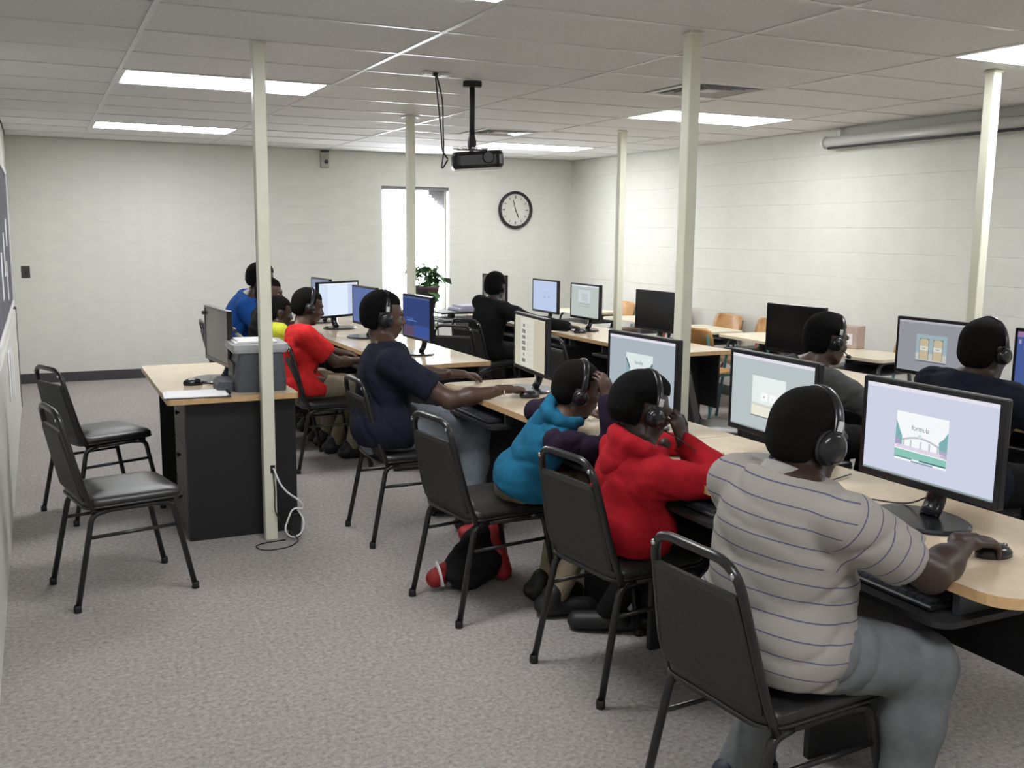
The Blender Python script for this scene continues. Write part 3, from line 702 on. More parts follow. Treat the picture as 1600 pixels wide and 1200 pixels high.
# roll up projection screen on the right wall
t = thing('projection_screen', 'rolled up projection screen in a white housing high on the right wall', 'projection screen', (5.995, 5.2, 2.325))
SL = 1.32
bm = NB(); tube(bm, [(0, -SL, 0), (0, SL, 0)], .045, 16, flat=(.046, .046)); obj('housing', bm, mat('screen_housing', (.60, .60, .57), .3), t, True)
for s in (-1, 1):
    bm = NB(); lathe(bm, [(0, .012), (.048, .010), (.050, 0), (.050, -.02)], 16, Matrix.Translation((0, SL*s, 0)) @ Matrix.Rotation(R(-90*s), 4, 'X')); obj('end_cap', bm, WPLAS, t)
    bm = NB(); box(bm, .02, .063, s*SL*.9-.02, s*SL*.9+.02, -.03, .10, .003); obj('wall_bracket', bm, WPLAS, t)
bm = NB(); box(bm, -.04, -.022, -SL+.07, SL-.07, -.058, -.040, .004); obj('pull_bar', bm, BPLASM, t)
t = thing('wall_outlet', 'grey electrical outlet low on the right wall below the desks', 'outlet', (XR-.003, 7.6, .58))
bm = NB(); box(bm, -.008, 0, -.04, .04, -.06, .06, .003); obj('plate', bm, LPLAS, t)
for s in (-1, 1):
    bm = NB(); box(bm, -.010, -.007, -.016, .016, .025*s-.014, .025*s+.014, .002); obj('socket', bm, GREYM, t)
# left wall: notice board, white panel
t = thing('notice_board', 'dark notice board with papers along the left edge of the picture', 'board', (XL, 6.2, 1.47))
bm = NB(); box(bm, .004, .016, -3.2, 3.2, -.52, .52); obj('board_panel', bm, mat('slate_board', (.085, .085, .11), .7, var=.2, vscale=3), t)
bm = NB()
for (a, b_, c, d) in ((-3.23, 3.23, .52, .56), (-3.23, 3.23, -.56, -.52), (-3.23, -3.2, -.52, .52), (3.2, 3.23, -.52, .52)): box(bm, .002, .026, a, b_, c, d, .003)
obj('board_frame', bm, WPLAS, t)
for (y, z, w, h) in ((1.6, -.1, .11, .15), (.9, -.22, .11, .15), (2.4, .05, .14, .1), (2.0, -.3, .1, .14), (-.6, 0, .12, .16)):
    bm = NB(); box(bm, .016, .018, y-w, y+w, z-h, z+h); obj('pinned_paper', bm, PAPER, t)
bm = NB(); box(bm, XL+.001, XL+.028, -1.2, 9.55, .0, .86, .003); o = struct(obj('trim_1', bm, mat('white_wainscot', (.66, .66, .60), .5)), 'white lower wall panel along the left wall')
bm = NB(); box(bm, XL+.001, XL+.034, 9.551, 9.60, .0, .88, .003); struct(obj('trim_2', bm, BASEB), 'dark end strip of the white lower wall panel')
t = thing('wall_paper_sheet', 'white sheets hanging low on the left wall panel', 'paper', (XL+.03, 7.2, .62))
for y, z in ((0, 0), (.4, -.08), (-.5, .05)):
    bm = NB(); box(bm, 0, .003, y-.11, y+.11, z-.15, z+.15); o = obj('sheet', bm, PAPER, t)

# ------------------------------------------------------------------ plant by the window
t = thing('potted_plant', 'leafy trailing plant in a dark pot on a stand at the window', 'plant', (3.98, 10.62, 0))
bm = NB(); lathe(bm, [(0, .70), (.11, .70), (.155, .92), (.165, .95), (.15, .95), (.13, .90), (0, .90)], 24); obj('pot', bm, POT, t, True)
bm = NB(); lathe(bm, [(0, .885), (.135, .885), (.135, .905), (0, .905)], 20); obj('soil', bm, mat('soil', (.02, .014, .01), .9), t)
bm = NB(); lathe(bm, [(0, .67), (.17, .67), (.17, .69), (0, .69)], 24); stand = obj('stand_top', bm, GREYM, t)
for k in range(4):
    a = R(45+90*k); bm = NB(); tube(bm, [(.14*math.cos(a), .14*math.sin(a), .67), (.18*math.cos(a), .18*math.sin(a), .0)], .009, 6); obj('stand_leg', bm, GREYM, t, True)
bm = NB(); lathe(bm, [(0, .50), (.10, .50), (.13, .60), (.12, .60), (0, .56)], 20); obj('lower_pot', bm, LPLAS, t, True)
lb = NB(); L_ = .075
lv = [(0, 0, 0), (.028, .035, .006), (.030, .055, .006), (.0, .10, -.012), (-.030, .055, .006), (-.028, .035, .006), (0, .045, 0)]
vsx = [lb.verts.new(p) for p in lv]
for f in ((0, 1, 6), (1, 2, 6), (2, 3, 6), (3, 4, 6), (4, 5, 6), (5, 0, 6)): lb.faces.new([vsx[i] for i in f])
leaf0 = None; rnd = random.Random(3)
for s_ in range(26):
    a = rnd.uniform(0, 2*math.pi); rr = rnd.uniform(.05, .22); up = rnd.uniform(.0, .24)
    drop = s_ % 3 == 0
    ex = Vector((rr*math.cos(a)*1.1, rr*math.sin(a)*.6, .93+up))
    if s_ in (2, 5, 8, 11): ex.x = .14+.02*(s_ % 4)
    pts = [Vector((.05*math.cos(a), .05*math.sin(a), .90)), Vector((ex.x*.6, ex.y*.6, .97+up)), ex]
    if drop: pts += [Vector((.20*math.cos(a)+.02, .18*math.sin(a), .80)), Vector((.21*math.cos(a)+.02, .19*math.sin(a), .62-.1*rnd.random()))]
    bm = NB(); P = fillet(pts, .08, 4); tube(bm, P, .004, 5); stem = obj('stem', bm, LEAF, t, True)
    nlv = 7 if drop else 5
    for j in range(nlv):
        p = P[min(len(P)-1, int((j+1)/nlv*(len(P)-1)))]
        if leaf0 is None: leaf0 = obj('leaf', lb, LEAF, stem, True); lf = leaf0
        else:
            lf = leaf0.copy(); COL.objects.link(lf); lf.parent = stem
        lf.location = p; sc = rnd.uniform(.8, 1.35); lf.scale = (sc, sc, sc); lf.rotation_euler = (rnd.uniform(-1.0, .5), rnd.uniform(-.6, .6), rnd.uniform(0, 6.28))
# side shelf with papers beside the person in black
t = thing('side_stand', 'grey stand with trays of papers left of the person in black', 'stand', (3.42, 8.35, 0))
bm = NB(); box(bm, .06, .14, -.16, .16, 0, .76, .004); obj('upright', bm, GREYM, t)
bm = NB(); box(bm, -.20, .30, -.2, .2, .755, .775, .004); obj('lower_tray', bm, GREYM, t)
bm = NB(); box(bm, -.22, .28, -.2, .2, .835, .85, .004); obj('upper_tray', bm, BPLASM, t)
bm = NB(); box(bm, -.06, -.03, -.05, .05, .775, .835); obj('spacer', bm, BPLASM, t)
bm = NB(); box(bm, -.02, .24, -.15, .15, .851, .875, .002); box(bm, .02, .26, -.14, .13, .875, .90, .002); obj('papers', bm, mat('lilac_paper', (.50, .50, .62), .7), t)
bm = NB(); box(bm, -.16, .2, -.16, .17, .776, .79, .002); obj('papers', bm, PAPER, t)

# ------------------------------------------------------------------ school desks and plywood chairs along the right wall
def make_sdesk(legm):
    t = thing('school_desk', '', 'desk')
    bm = NB(); prism(bm, rrect(-.24, .24, -.34, .34, .05, 4), .70, .722); obj('top', bm, CREAMTOP, t)
    bm = NB(); box(bm, -.20, .20, -.29, .29, .60, .612, .002); box(bm, .188, .20, -.29, .29, .612, .70); obj('book_shelf', bm, GREYM, t)
    for s in (-1, 1):
        bm = NB(); tube(bm, fillet([(-.23, .31*s, .012), (-.16, .27*s, .685), (.16, .27*s, .685), (.23, .31*s, .012)], .07), .013, 8); obj('leg', bm, legm, t, True)
    return t
def make_schair(legm):
    t = thing('plywood_chair', '', 'chair')
    def curved(bm, pts2, hw, thick, axis):
        F, B = [], []
        N = 9
        for (x, z, w) in pts2:
            row = []; row2 = []
            for k in range(N):
                q = -1+2*k/(N-1); bow = (.03*q*q)
                if axis == 'b': row.append(bm.verts.new((x+bow, q*w, z))); row2.append(bm.verts.new((x+bow-thick, q*w, z)))
                else: row.append(bm.verts.new((x, q*w, z+bow*.5))); row2.append(bm.verts.new((x, q*w, z+bow*.5-thick)))
            F.append(row); B.append(row2)
        for j in range(len(pts2)-1):
            for k in range(N-1):
                bm.faces.new((F[j][k], F[j][k+1], F[j+1][k+1], F[j+1][k])); bm.faces.new((B[j][k+1], B[j][k], B[j+1][k], B[j+1][k+1]))
            for k, fl in ((0, 0), (N-1, 1)):
                q4 = (F[j][k], F[j+1][k], B[j+1][k], B[j][k]); bm.faces.new(q4 if not fl else q4[::-1])
        for j, fl in ((0, 0), (len(pts2)-1, 1)):
            for k in range(N-1):
                q4 = (F[j][k+1], F[j][k], B[j][k], B[j][k+1]); bm.faces.new(q4 if not fl else q4[::-1])
    bm = NB(); curved(bm, [(-.20, .62, .16), (-.205, .64, .19), (-.22, .72, .195), (-.235, .79, .18), (-.24, .81, .13)], .19, .012, 'b'); obj('backrest', bm, PLYW, t, True)
    bm = NB(); curved(bm, [(-.18, .45, .18), (-.10, .435, .19), (.05, .44, .20), (.18, .445, .19), (.215, .425, .16)], .19, .012, 's'); obj('seat', bm, PLYW, t, True)
    for s in (-1, 1):
        bm = NB(); tube(bm, fillet([(.22, .20*s, .012), (.16, .16*s, .415), (-.15, .16*s, .42), (-.235, .165*s, .76)], .06), .011, 8); obj('side_frame', bm, legm, t, True)
        bm = NB(); tube(bm, [(-.09, .16*s, .415), (-.23, .20*s, .012)], .011, 8); obj('leg', bm, legm, t, True)
    return t
dk = {m: make_sdesk(MATS[m]) for m in ('dark_grey_enamel', 'teal_enamel')}; ch = {m: make_schair(MATS[m]) for m in ('red_enamel', 'teal_enamel')}; used = set()
def place(src, x, y, deg, label, cat, group):
    o = copy_tree(src) if src.name in used else src
    used.add(src.name); o.location = (x, y, 0); o.rotation_euler = (0, 0, R(deg)); o['label'] = label; o['category'] = cat; o['group'] = group
for x, y, dg_, m, lab in ((5.42, 9.45, 3, 'dark_grey_enamel', 'cream topped school desk farthest back by the right wall'), (5.40, 8.35, -2, 'dark_grey_enamel', 'cream topped school desk between the thin pole and the black monitor'),
                    (5.38, 7.30, -4, 'dark_grey_enamel', 'cream topped school desk just right of the near pole'), (5.44, 6.50, -3, 'teal_enamel', 'cream topped school desk left of the black monitor at the right'),
                    (5.36, 5.32, 6, 'dark_grey_enamel', 'cream topped school desk beyond the face of the person in grey')):
    place(dk[m], x, y, dg_, lab, 'desk', 'cream topped school desks')
for x, y, dg_, m, lab in ((5.70, 9.42, 180, 'teal_enamel', 'plywood chair farthest back by the right wall'), (5.76, 8.55, 176, 'red_enamel', 'plywood chair right of the thin pole'),
                    (5.74, 7.62, 184, 'teal_enamel', 'plywood chair nearest the right side of the near pole'), (5.76, 7.10, 172, 'red_enamel', 'plywood chair with a shiny top behind the cream desks'),
                    (5.72, 6.52, 180, 'teal_enamel', 'plywood chair just left of the black monitor at the right'), (5.78, 5.42, 178, 'teal_enamel', 'plywood chair behind the desk left of the two door monitor'),
                    (5.02, 6.65, 10, 'teal_enamel', 'plywood chair pulled in front of the cream desks with its seat showing')):
    place(ch[m], x, y, dg_, lab, 'chair', 'plywood school chairs')
t = thing('storage_carton', 'small pinkish carton standing on the desk beyond the person in grey', 'box', (5.52, 5.62, .723), R(10))
bm = NB(); box(bm, -.05, .05, -.10, .10, 0, .17, .004); obj('carton', bm, mat('pink_carton', (.52, .40, .36), .6, var=.1, vscale=10), t)
bm = NB(); box(bm, -.052, -.0505, -.06, .02, .03, .11); obj('print_patch', bm, PAPER, t)
#PEOPLE_MARK
# ------------------------------------------------------------------ signed distance modelling for people
class Field:
    def __init__(self, lo, hi, h):
        self.h = h; self.lo = np.array(lo, float); n = np.maximum(4, np.ceil((np.array(hi)-self.lo)/h).astype(int)+1); self.n = n
        self.ax = [self.lo[i]+h*np.arange(n[i]) for i in range(3)]
        self.d = np.full(n, 1.0, np.float32)
    def sub(self, lo, hi):
        i0 = np.clip(np.floor((np.array(lo)-self.lo)/self.h).astype(int), 0, self.n); i1 = np.clip(np.ceil((np.array(hi)-self.lo)/self.h).astype(int)+1, 0, self.n)
        if (i1 <= i0).any(): return None
        sl = tuple(slice(a, b) for a, b in zip(i0, i1))
        g = np.meshgrid(*[self.ax[i][sl[i]] for i in range(3)], indexing='ij')
        return sl, np.stack(g, -1).astype(np.float32)
    def add(self, pr, k=0.02, infl=0.0):
        f, lo, hi = pr; pad = infl+k+2*self.h
        s = self.sub(np.array(lo)-pad, np.array(hi)+pad)
        if s is None: return
        sl, P = s; d = f(P)-infl; a = self.d[sl]
        if k > 0:
            hh = np.clip(.5+.5*(a-d)/k, 0, 1); self.d[sl] = a*(1-hh)+d*hh-k*hh*(1-hh)
        else: self.d[sl] = np.minimum(a, d)
    def cut(self, f):
        g = np.stack(np.meshgrid(*self.ax, indexing='ij'), -1).astype(np.float32); self.d = np.maximum(self.d, f(g))
    def carve(self, pr, k=0.01):
        f, lo, hi = pr; s = self.sub(np.array(lo)-k-.02, np.array(hi)+k+.02)
        if s is None: return
        sl, P = s; d = -f(P); a = self.d[sl]; hh = np.clip(.5-.5*(a-d)/k, 0, 1); self.d[sl] = a*(1-hh)+d*hh+k*hh*(1-hh)
    def mesh(self):
        D = self.d; n = D.shape; S = D < 0
        off = [(i, j, k) for i in (0, 1) for j in (0, 1) for k in (0, 1)]
        m = tuple(x-1 for x in n)
        def C(A, o): return A[o[0]:o[0]+m[0], o[1]:o[1]+m[1], o[2]:o[2]+m[2]]
        cnt = sum(C(S, o).astype(np.int8) for o in off); act = (cnt > 0) & (cnt < 8)
        idx = np.argwhere(act)
        if len(idx) == 0: return np.zeros((0, 3)), np.zeros((0, 4), int)
        acc = np.zeros((len(idx), 3)); num = np.zeros(len(idx))
        for o in off:
            for ax in range(3):
                if o[ax]: continue
                o2 = list(o); o2[ax] = 1
                a = D[tuple((idx+o).T)]; b = D[tuple((idx+o2).T)]
                w = (a < 0) != (b < 0); t = np.where(w, a/np.where(a == b, 1, a-b), 0)
                p = np.tile(np.array(o, float), (len(idx), 1)); p[:, ax] = t
                acc[w] += p[w]; num += w
        V = (idx+acc/num[:, None])*self.h+self.lo
        ids = np.full(m, -1, int); ids[tuple(idx.T)] = np.arange(len(idx))
        Fs = []
        for ax in range(3):
            b1, b2 = [a for a in range(3) if a != ax]
            sl0 = [slice(None)]*3; sl1 = [slice(None)]*3; sl0[ax] = slice(0, -1); sl1[ax] = slice(1, None)
            A = S[tuple(sl0)]; B = S[tuple(sl1)]; e = np.argwhere(A != B)
            ok = (e[:, b1] > 0) & (e[:, b2] > 0) & (e[:, b1] < n[b1]-1) & (e[:, b2] < n[b2]-1); e = e[ok]
            inside = A[tuple(e.T)]
            q = []
            for (u, v) in ((0, 0), (1, 0), (1, 1), (0, 1)):
                c = e.copy(); c[:, b1] -= u; c[:, b2] -= v; q.append(ids[tuple(c.T)])
            q = np.stack(q, 1)
            flip = inside if ax != 1 else ~inside
            q[~flip] = q[~flip][:, ::-1]
            q = q[(q >= 0).all(1)]; Fs.append(q)
        return V, np.concatenate(Fs)
def make_mesh_obj(name, VF, m, parent, attr=None):
    Vs, Fs, n = [], [], 0
    for V, F in VF:
        Vs.append(V); Fs.append(F+n); n += len(V)
    V = np.concatenate(Vs); F = np.concatenate(Fs)
    me = bpy.data.meshes.new(name); me.vertices.add(len(V)); me.vertices.foreach_set('co', V.astype(np.float32).ravel())
    me.loops.add(len(F)*4); me.loops.foreach_set('vertex_index', F.astype(np.int32).ravel())
    me.polygons.add(len(F)); me.polygons.foreach_set('loop_start', np.arange(0, len(F)*4, 4, dtype=np.int32)); me.polygons.foreach_set('loop_total', np.full(len(F), 4, np.int32))
    me.polygons.foreach_set('use_smooth', np.ones(len(F), bool)); me.update(calc_edges=True)
    if attr is not None:
        a = me.attributes.new('pattern', 'FLOAT', 'POINT'); a.data.foreach_set('value', attr(V).astype(np.float32))
    me.materials.append(m); o = bpy.data.objects.new(name, me); COL.objects.link(o); o.parent = parent; return o
def A3(v): return np.array(v, np.float32)
def cap(a, b, ra, rb=None):
    rb = ra if rb is None else rb; a, b = A3(a), A3(b); ab = b-a; L = max(float(ab@ab), 1e-9)
    def f(P):
        pa = P-a; t = np.clip((pa@ab)/L, 0, 1); return np.linalg.norm(pa-t[..., None]*ab, axis=-1)-(ra+(rb-ra)*t)
    r = max(ra, rb); return f, np.minimum(a, b)-r, np.maximum(a, b)+r
def fcap(a, b, ra, rb, lat, flat):
    """tapered capsule, thinner by `flat` along the axis perpendicular to lat and to ab"""
    a, b = A3(a), A3(b); ab = b-a; u = ab/np.linalg.norm(ab); lat = A3(lat); lat = lat-u*(lat@u); lat /= np.linalg.norm(lat); fr = np.cross(u, lat)
    L = float(np.linalg.norm(ab))
    def f(P):
        pa = P-a; x = pa@lat; y = (pa@fr)/flat; z = pa@u; t = np.clip(z/L, 0, 1); z = z-t*L
        return (np.sqrt(x*x+y*y+z*z)-(ra+(rb-ra)*t))*(.5+.5*flat)
    r = max(ra, rb); return f, np.minimum(a, b)-r, np.maximum(a, b)+r
def ell(c, rad, M=None):
    c = A3(c); rad = A3(rad); M = np.eye(3, dtype=np.float32) if M is None else A3(M)   # columns = axes
    def f(P):
        q = (P-c)@M; k0 = np.linalg.norm(q/rad, axis=-1); k1 = np.linalg.norm(q/(rad*rad), axis=-1)+1e-9; return k0*(k0-1)/k1
    r = float(rad.max()); return f, c-r, c+r
def unit(v): v = np.array(v, float); return v/np.linalg.norm(v)
def bounds(prs, pad):
    return np.min([p[1] for p in prs], 0)-pad, np.max([p[2] for p in prs], 0)+pad
def build(prs, h, k=0.02, infl=0.0, cuts=(), noise=None):
    lo, hi = bounds(prs, infl+.03); F = Field(lo, hi, h)
    for p in prs: F.add(p, k, infl)
    for c in cuts: F.cut(c)
    if noise is not None:
        g = np.stack(np.meshgrid(*F.ax, indexing='ij'), -1).astype(np.float32); F.d = F.d+noise(g)
    return F.mesh()
def folds(amp, seed, axis=(0, 0, 1), focus=None):
    """sharp creases across `axis`, gathered around the focus point, plus soft billows"""
    rg = np.random.RandomState(seed); ax = unit(axis).astype(np.float32)
    K = [(rg.normal(size=3)*rg.uniform(6, 13), rg.uniform(0, 6.28)) for i in range(8)]
    def low(P, i, j): return sum(np.sin(P@K[q][0].astype(np.float32)+K[q][1]) for q in range(i, j))/(j-i)
    t1 = unit(np.array(axis)+rg.normal(size=3)*.35).astype(np.float32); t2 = unit(np.array(axis)+rg.normal(size=3)*.6).astype(np.float32)
    def f(P):
        w1, w2, w3 = low(P, 0, 3), low(P, 3, 6), low(P, 5, 8)
        s1 = 1-np.abs(np.sin(P@t1*38+2.6*w1)); s2 = 1-np.abs(np.sin(P@t2*27+2.4*w2))
        m = np.clip(.55+.9*w3, 0.05, 1.2)
        if focus is not None: m = m*(.30+1.0*np.exp(-np.sum((P-A3(focus))**2, -1)/.022))
        return (amp*(1.9*m*s1**3+1.3*np.clip(.5-.9*w3, 0, 1)*s2**3+.4*w2)).astype(np.float32)
    return f
def ik(a, b, l1, l2, hint):
    a, b = np.array(a, float), np.array(b, float); d = b-a; L = np.linalg.norm(d); s = max(1.0, L/(l1+l2)*1.01); l1 *= s; l2 *= s
    u = d/L; x = (l1*l1-l2*l2+L*L)/(2*L); hgt = math.sqrt(max(l1*l1-x*x, 0)); hv = np.array(hint, float)-a; hv = hv-u*(hv@u); hv /= max(np.linalg.norm(hv), 1e-6)
    return a+u*x+hv*hgt
def hand_prims(w, d, n, thumb, s, curl, spread=.06):
    """w wrist, d finger direction, n palm-side normal, thumb = side direction"""
    d = unit(d); t = unit(np.array(thumb)-d*np.dot(thumb, d)); n = np.cross(d, t); n = n if np.dot(n, n) else n
    nn = unit(n); 
    prs = [fcap(w-d*.01, w+d*.03*s, .024*s, .030*s, t, .72), fcap(w+d*.03*s, w+d*.078*s, .034*s, .037*s, t, .42)]
    return prs, d, t
def hand(w, d, palm, thumb, s=0.9, curl=35, mid=None):
    d = unit(d); pn = unit(np.array(palm, float)-d*np.dot(palm, d)); t = unit(np.array(thumb, float)-d*np.dot(thumb, d)-pn*np.dot(thumb, pn)); w = np.array(w, float)
    prs = [cap(w-d*.05, w+d*.02*s, .026*s, .025*s), fcap(w+d*.012*s, w+d*.07*s, .032*s, .038*s, t, .42)]
    c = R(curl); mid = R(mid if mid is not None else curl*1.1)
    for i, L in enumerate((.074, .082, .077, .060)):
        q = (.028-.0187*i)*s; base = w+d*(.078-.004*abs(i-1))*s+t*q; dd = unit(d+t*(.05-.04*i)); p = base; ang = c*.6; r0 = (.0092-.0004*i)*s
        for j, fr in enumerate((.45, .32, .25)):
            v = dd*math.cos(ang)+pn*math.sin(ang); p2 = p+v*L*fr*s; prs.append(cap(p, p2, r0*(1-.10*j), r0*(.90-.10*j))); p = p2; ang += mid if j == 0 else mid*.7
    p = w+d*.022*s+t*.026*s; v = unit(d*.72+t*.62+pn*.25); p2 = p+v*.045*s; p3 = p2+unit(d*.9+t*.15+pn*.3)*.034*s
    prs += [cap(p, p2, .0135*s, .011*s), cap(p2, p3, .0105*s, .0085*s)]
    return prs
SKIN = {}
def skin(name, col): return mat(name, col, .45, var=.10, vscale=14)
HAIR = mat('black_hair', (.0035, .003, .003), .9, spec=.15, var=.4, vscale=90, bump=.8, bscale=260)
HAIR2 = mat('short_cropped_hair', (.0055, .0045, .004), .9, spec=.15, var=.3, vscale=120, bump=.5, bscale=400)
EYE = mat('eye_white', (.20, .18, .16), .25); IRIS = mat('eye_dark', (.012, .008, .006), .15)
def head_frame(yaw, pitch, roll):
    f = Matrix.Rotation(R(yaw), 3, 'Z') @ Matrix.Rotation(R(pitch), 3, 'Y') @ Matrix.Rotation(R(roll), 3, 'X')
    M = np.array(f); return M      # columns f, l, u
def person(label, yaw, pel, sh, hd, hyaw, hpitch=8, hroll=0, hs=1.0, sw=.17, g=1.0, hands=None, knees=None, feet=None, sleeve='short', shirt=None, trousers=None, shoe=None,
           skincol=None, hair='crop', hood=False, sleevemat=None, pattern=False, seat_z=.475, res=.010, foldamp=.009, shoe_dir=None, hem=None, bres=.0058, belly=0.0, al=1.0):
    t = thing('person', label, 'person', (pel[0], pel[1], 0), 0)
    base = np.array([pel[0], pel[1], 0.])
    SK = skincol; hd = np.array(hd, float)
    fw = np.array([math.cos(R(yaw)), math.sin(R(yaw)), 0]); lt = np.array([-fw[1], fw[0], 0])
    pel3 = np.array([pel[0], pel[1], seat_z+.085*g]); sh = np.array(sh, float); hd = np.array(hd, float)
    up = unit(sh-pel3); H = head_frame(hyaw, hpitch, hroll); hf, hl, hu = H[:, 0], H[:, 1], H[:, 2]; hd = hd-hu*.022*hs
    lat = unit(lt-up*np.dot(lt, up))
    neck0 = sh+up*.0; nb = hd-hu*.075*hs-hf*.020*hs
    S = {'L': sh+lat*sw-up*.015, 'R': sh-lat*sw-up*.015}
    chest = pel3+(sh-pel3)*.70; waist = pel3+(sh-pel3)*.36
    # trunk primitives
    trunk = [cap(pel3-lt*.06*g, pel3+lt*.06*g, .100*g),
             fcap(pel3+up*.02, waist, .150*g, .142*g, lat, .74+belly*.5), fcap(waist, chest, .142*g, .158*g, lat, .70+belly*.2), fcap(chest, sh-up*.045*g, .158*g, .125*g, lat, .62),
             cap(S['L']-lat*.012, S['R']+lat*.012, .050*g)]
    if belly: trunk.append(ell(waist+fw*.05, (.13*g, .15*g, .13*g)))
    trap = [cap(sh+up*.005, nb, .058*hs, .050*hs), cap(sh+lat*.10-up*.0, nb+up*.0-hu*.02, .040*g, .040*hs), cap(sh-lat*.10, nb-hu*.02, .040*g, .040*hs)]
    arms = {}; uparm = {}; forearm = {}; handp = {}
    for sd in 'LR':
        hp, hdir, palm, elb, curl = hands[sd]
        hp = np.array(hp, float); hdir = unit(hdir); wr = hp-hdir*.085*hs
        el = ik(S[sd], wr, .255*hs*al, .225*hs*al, elb)
        uparm[sd] = [cap(S[sd], S[sd]+(el-S[sd])*.35, .050*g, .050*g), cap(S[sd]+(el-S[sd])*.35, el, .050*g, .038*g)]
        forearm[sd] = [cap(el, el+(wr-el)*.35, .039*g, .039*g), cap(el+(wr-el)*.35, wr, .039*g, .025*hs)]
        thumb = lat if sd == 'R' else -lat
        handp[sd] = hand(wr, hdir, palm, thumb if abs(np.dot(thumb, hdir)) < .95 else up, .92*hs, curl)
        arms[sd] = (S[sd], el, wr)
    legs = {}; shoes = {}
    for i, sd in enumerate('LR'):
        s_ = 1 if sd == 'L' else -1
        hip = pel3+lt*.085*g*s_-np.array([0, 0, .01]); kn = np.array(knees[sd], float); ft = np.array(feet[sd], float); an = ft+np.array([0, 0, .085])
        legs[sd] = [cap(hip+(kn-hip)*.12, kn, .086*g, .060*g), cap(kn, kn+(an-kn)*.35, .060*g, .058*g), cap(kn+(an-kn)*.35, an, .058*g, .040*g)]
        sdv = unit((shoe_dir or {}).get(sd, fw)); 
        shoes[sd] = [fcap(ft+np.array([0, 0, .045])-sdv*.055, ft+np.array([0, 0, .038])+sdv*.125*hs, .045, .042, np.cross([0, 0, 1], sdv), .85), cap(ft+np.array([0, 0, .05])-sdv*.035, ft+np.array([0, 0, .09])-sdv*.02, .043, .045)]
    # head
    def hp_(x, y, z): return hd+(hf*x+hl*y+hu*z)*hs
    headp = [ell(hp_(-.010, 0, .028), np.array([.100, .077, .092])*hs, H), ell(hp_(.030, 0, -.035), np.array([.064, .060, .078])*hs, H), ell(hp_(.058, 0, -.088), np.array([.026, .028, .024])*hs, H),
             cap(hp_(-.0, .045, -.065), hp_(.05, .02, -.088), .022*hs, .02*hs), cap(hp_(-.0, -.045, -.065), hp_(.05, -.02, -.088), .022*hs, .02*hs)]
    face = [cap(hp_(.086, 0, .012), hp_(.106, 0, -.026), .009*hs, .014*hs), cap(hp_(.098, .012, -.030), hp_(.098, -.012, -.030), .010*hs), cap(hp_(.082, .036, .022), hp_(.088, 0, .024), .012*hs), cap(hp_(.082, -.036, .022), hp_(.088, 0, .024), .012*hs),
            ell(hp_(.088, 0, -.056), np.array([.013, .025, .007])*hs, H), ell(hp_(.086, 0, -.067), np.array([.013, .022, .008])*hs, H), ell(hp_(.066, .036, -.026), np.array([.024, .022, .022])*hs, H), ell(hp_(.066, -.036, -.026), np.array([.024, .022, .022])*hs, H)]
    ears = []
    for s_ in (1, -1): ears += [ell(hp_(-.008, .078*s_, -.008), np.array([.020, .010, .032])*hs, H), ell(hp_(-.004, .074*s_, -.034), np.array([.010, .009, .012])*hs, H)]
    # one continuous body mesh: head, trunk, limbs and hands in a single field
    limbs = uparm['L']+forearm['L']+uparm['R']+forearm['R']+legs['L']+legs['R']
    lo, hi = bounds(headp+face+ears+trunk+trap+limbs+handp['L']+handp['R'], .02); F = Field(lo, hi, bres)
    for p in trunk+trap+limbs: F.add(p, .028, -.005)
    F2 = Field(lo, hi, bres)
    for p in headp: F2.add(p, .02*hs)
    for p in face: F2.add(p, .010*hs)
    for s_ in (1, -1): F2.carve(ell(hp_(.090, .032*s_, .0), np.array([.012, .016, .009])*hs, H), .010)
    for p in ears: F2.add(p, .006)
    kk = .022; hh = np.clip(.5+.5*(F.d-F2.d)/kk, 0, 1); F.d = F.d*(1-hh)+F2.d*hh-kk*hh*(1-hh)
    for sd in 'LR':
        F3 = Field(lo, hi, bres)
        for p in handp[sd]: F3.add(p, .005)
        F.d = np.minimum(F.d, F3.d)
    VF = [F.mesh()]; del F, F2, F3
    VF = [(v-base, f) for v, f in VF]
    body = make_mesh_obj('body', VF, SK, t)
    for s_ in (1, -1):
        for nm, xx, r, m_ in (('eye', .0765, .0120, EYE), ('iris', .0865, .0068, IRIS)):
            bm = NB(); bmesh.ops.create_icosphere(bm, subdivisions=2, radius=r*hs); o = obj(nm, bm, m_, t if nm == 'eye' else eye_o, True)
            if nm == 'eye': eye_o = o; o.location = Vector(hp_(xx, .032*s_, .0)-base)
            else: o.location = Vector(hf*.0075*hs)
    # shirt
    L_sl = .0
    shp = [cap(pel3-lt*.065*g, pel3+lt*.065*g, .110*g)]+list(trunk[1:])+[trap[1], trap[2]]+[cap(pel3+lt*.085*g*q_-np.array([0, 0, .01]), pel3+lt*.085*g*q_-np.array([0, 0, .01])+fw*.06, .104*g, .098*g) for q_ in (1, -1)]
    sl_prs = []
    for sd in 'LR':
        s0, el, wr = arms[sd]
        if sleeve == 'short':
            e2 = s0+(el-s0)*.74; sr = .060*(.62+.38*g); sl_prs += [cap(s0, e2, sr, sr*.97)]
        else:
            sl_prs += uparm[sd]+[cap(el, el+(wr-el)*.35, .043*g, .043*g), cap(el+(wr-el)*.35, wr-unit(wr-el)*.01, .043*g, .032*hs)]
    hemz = pel3[2]-.055*g if hem is None else hem
    hem_n = unit(up*.8+np.array([0, 0, .4]))
    hp0 = pel3-np.array([0, 0, .075*g]) if hem is None else np.array([pel3[0], pel3[1], hem])
    cuts = [lambda P, n=hem_n.astype(np.float32), q=A3(hp0): -((P-q)@n)]
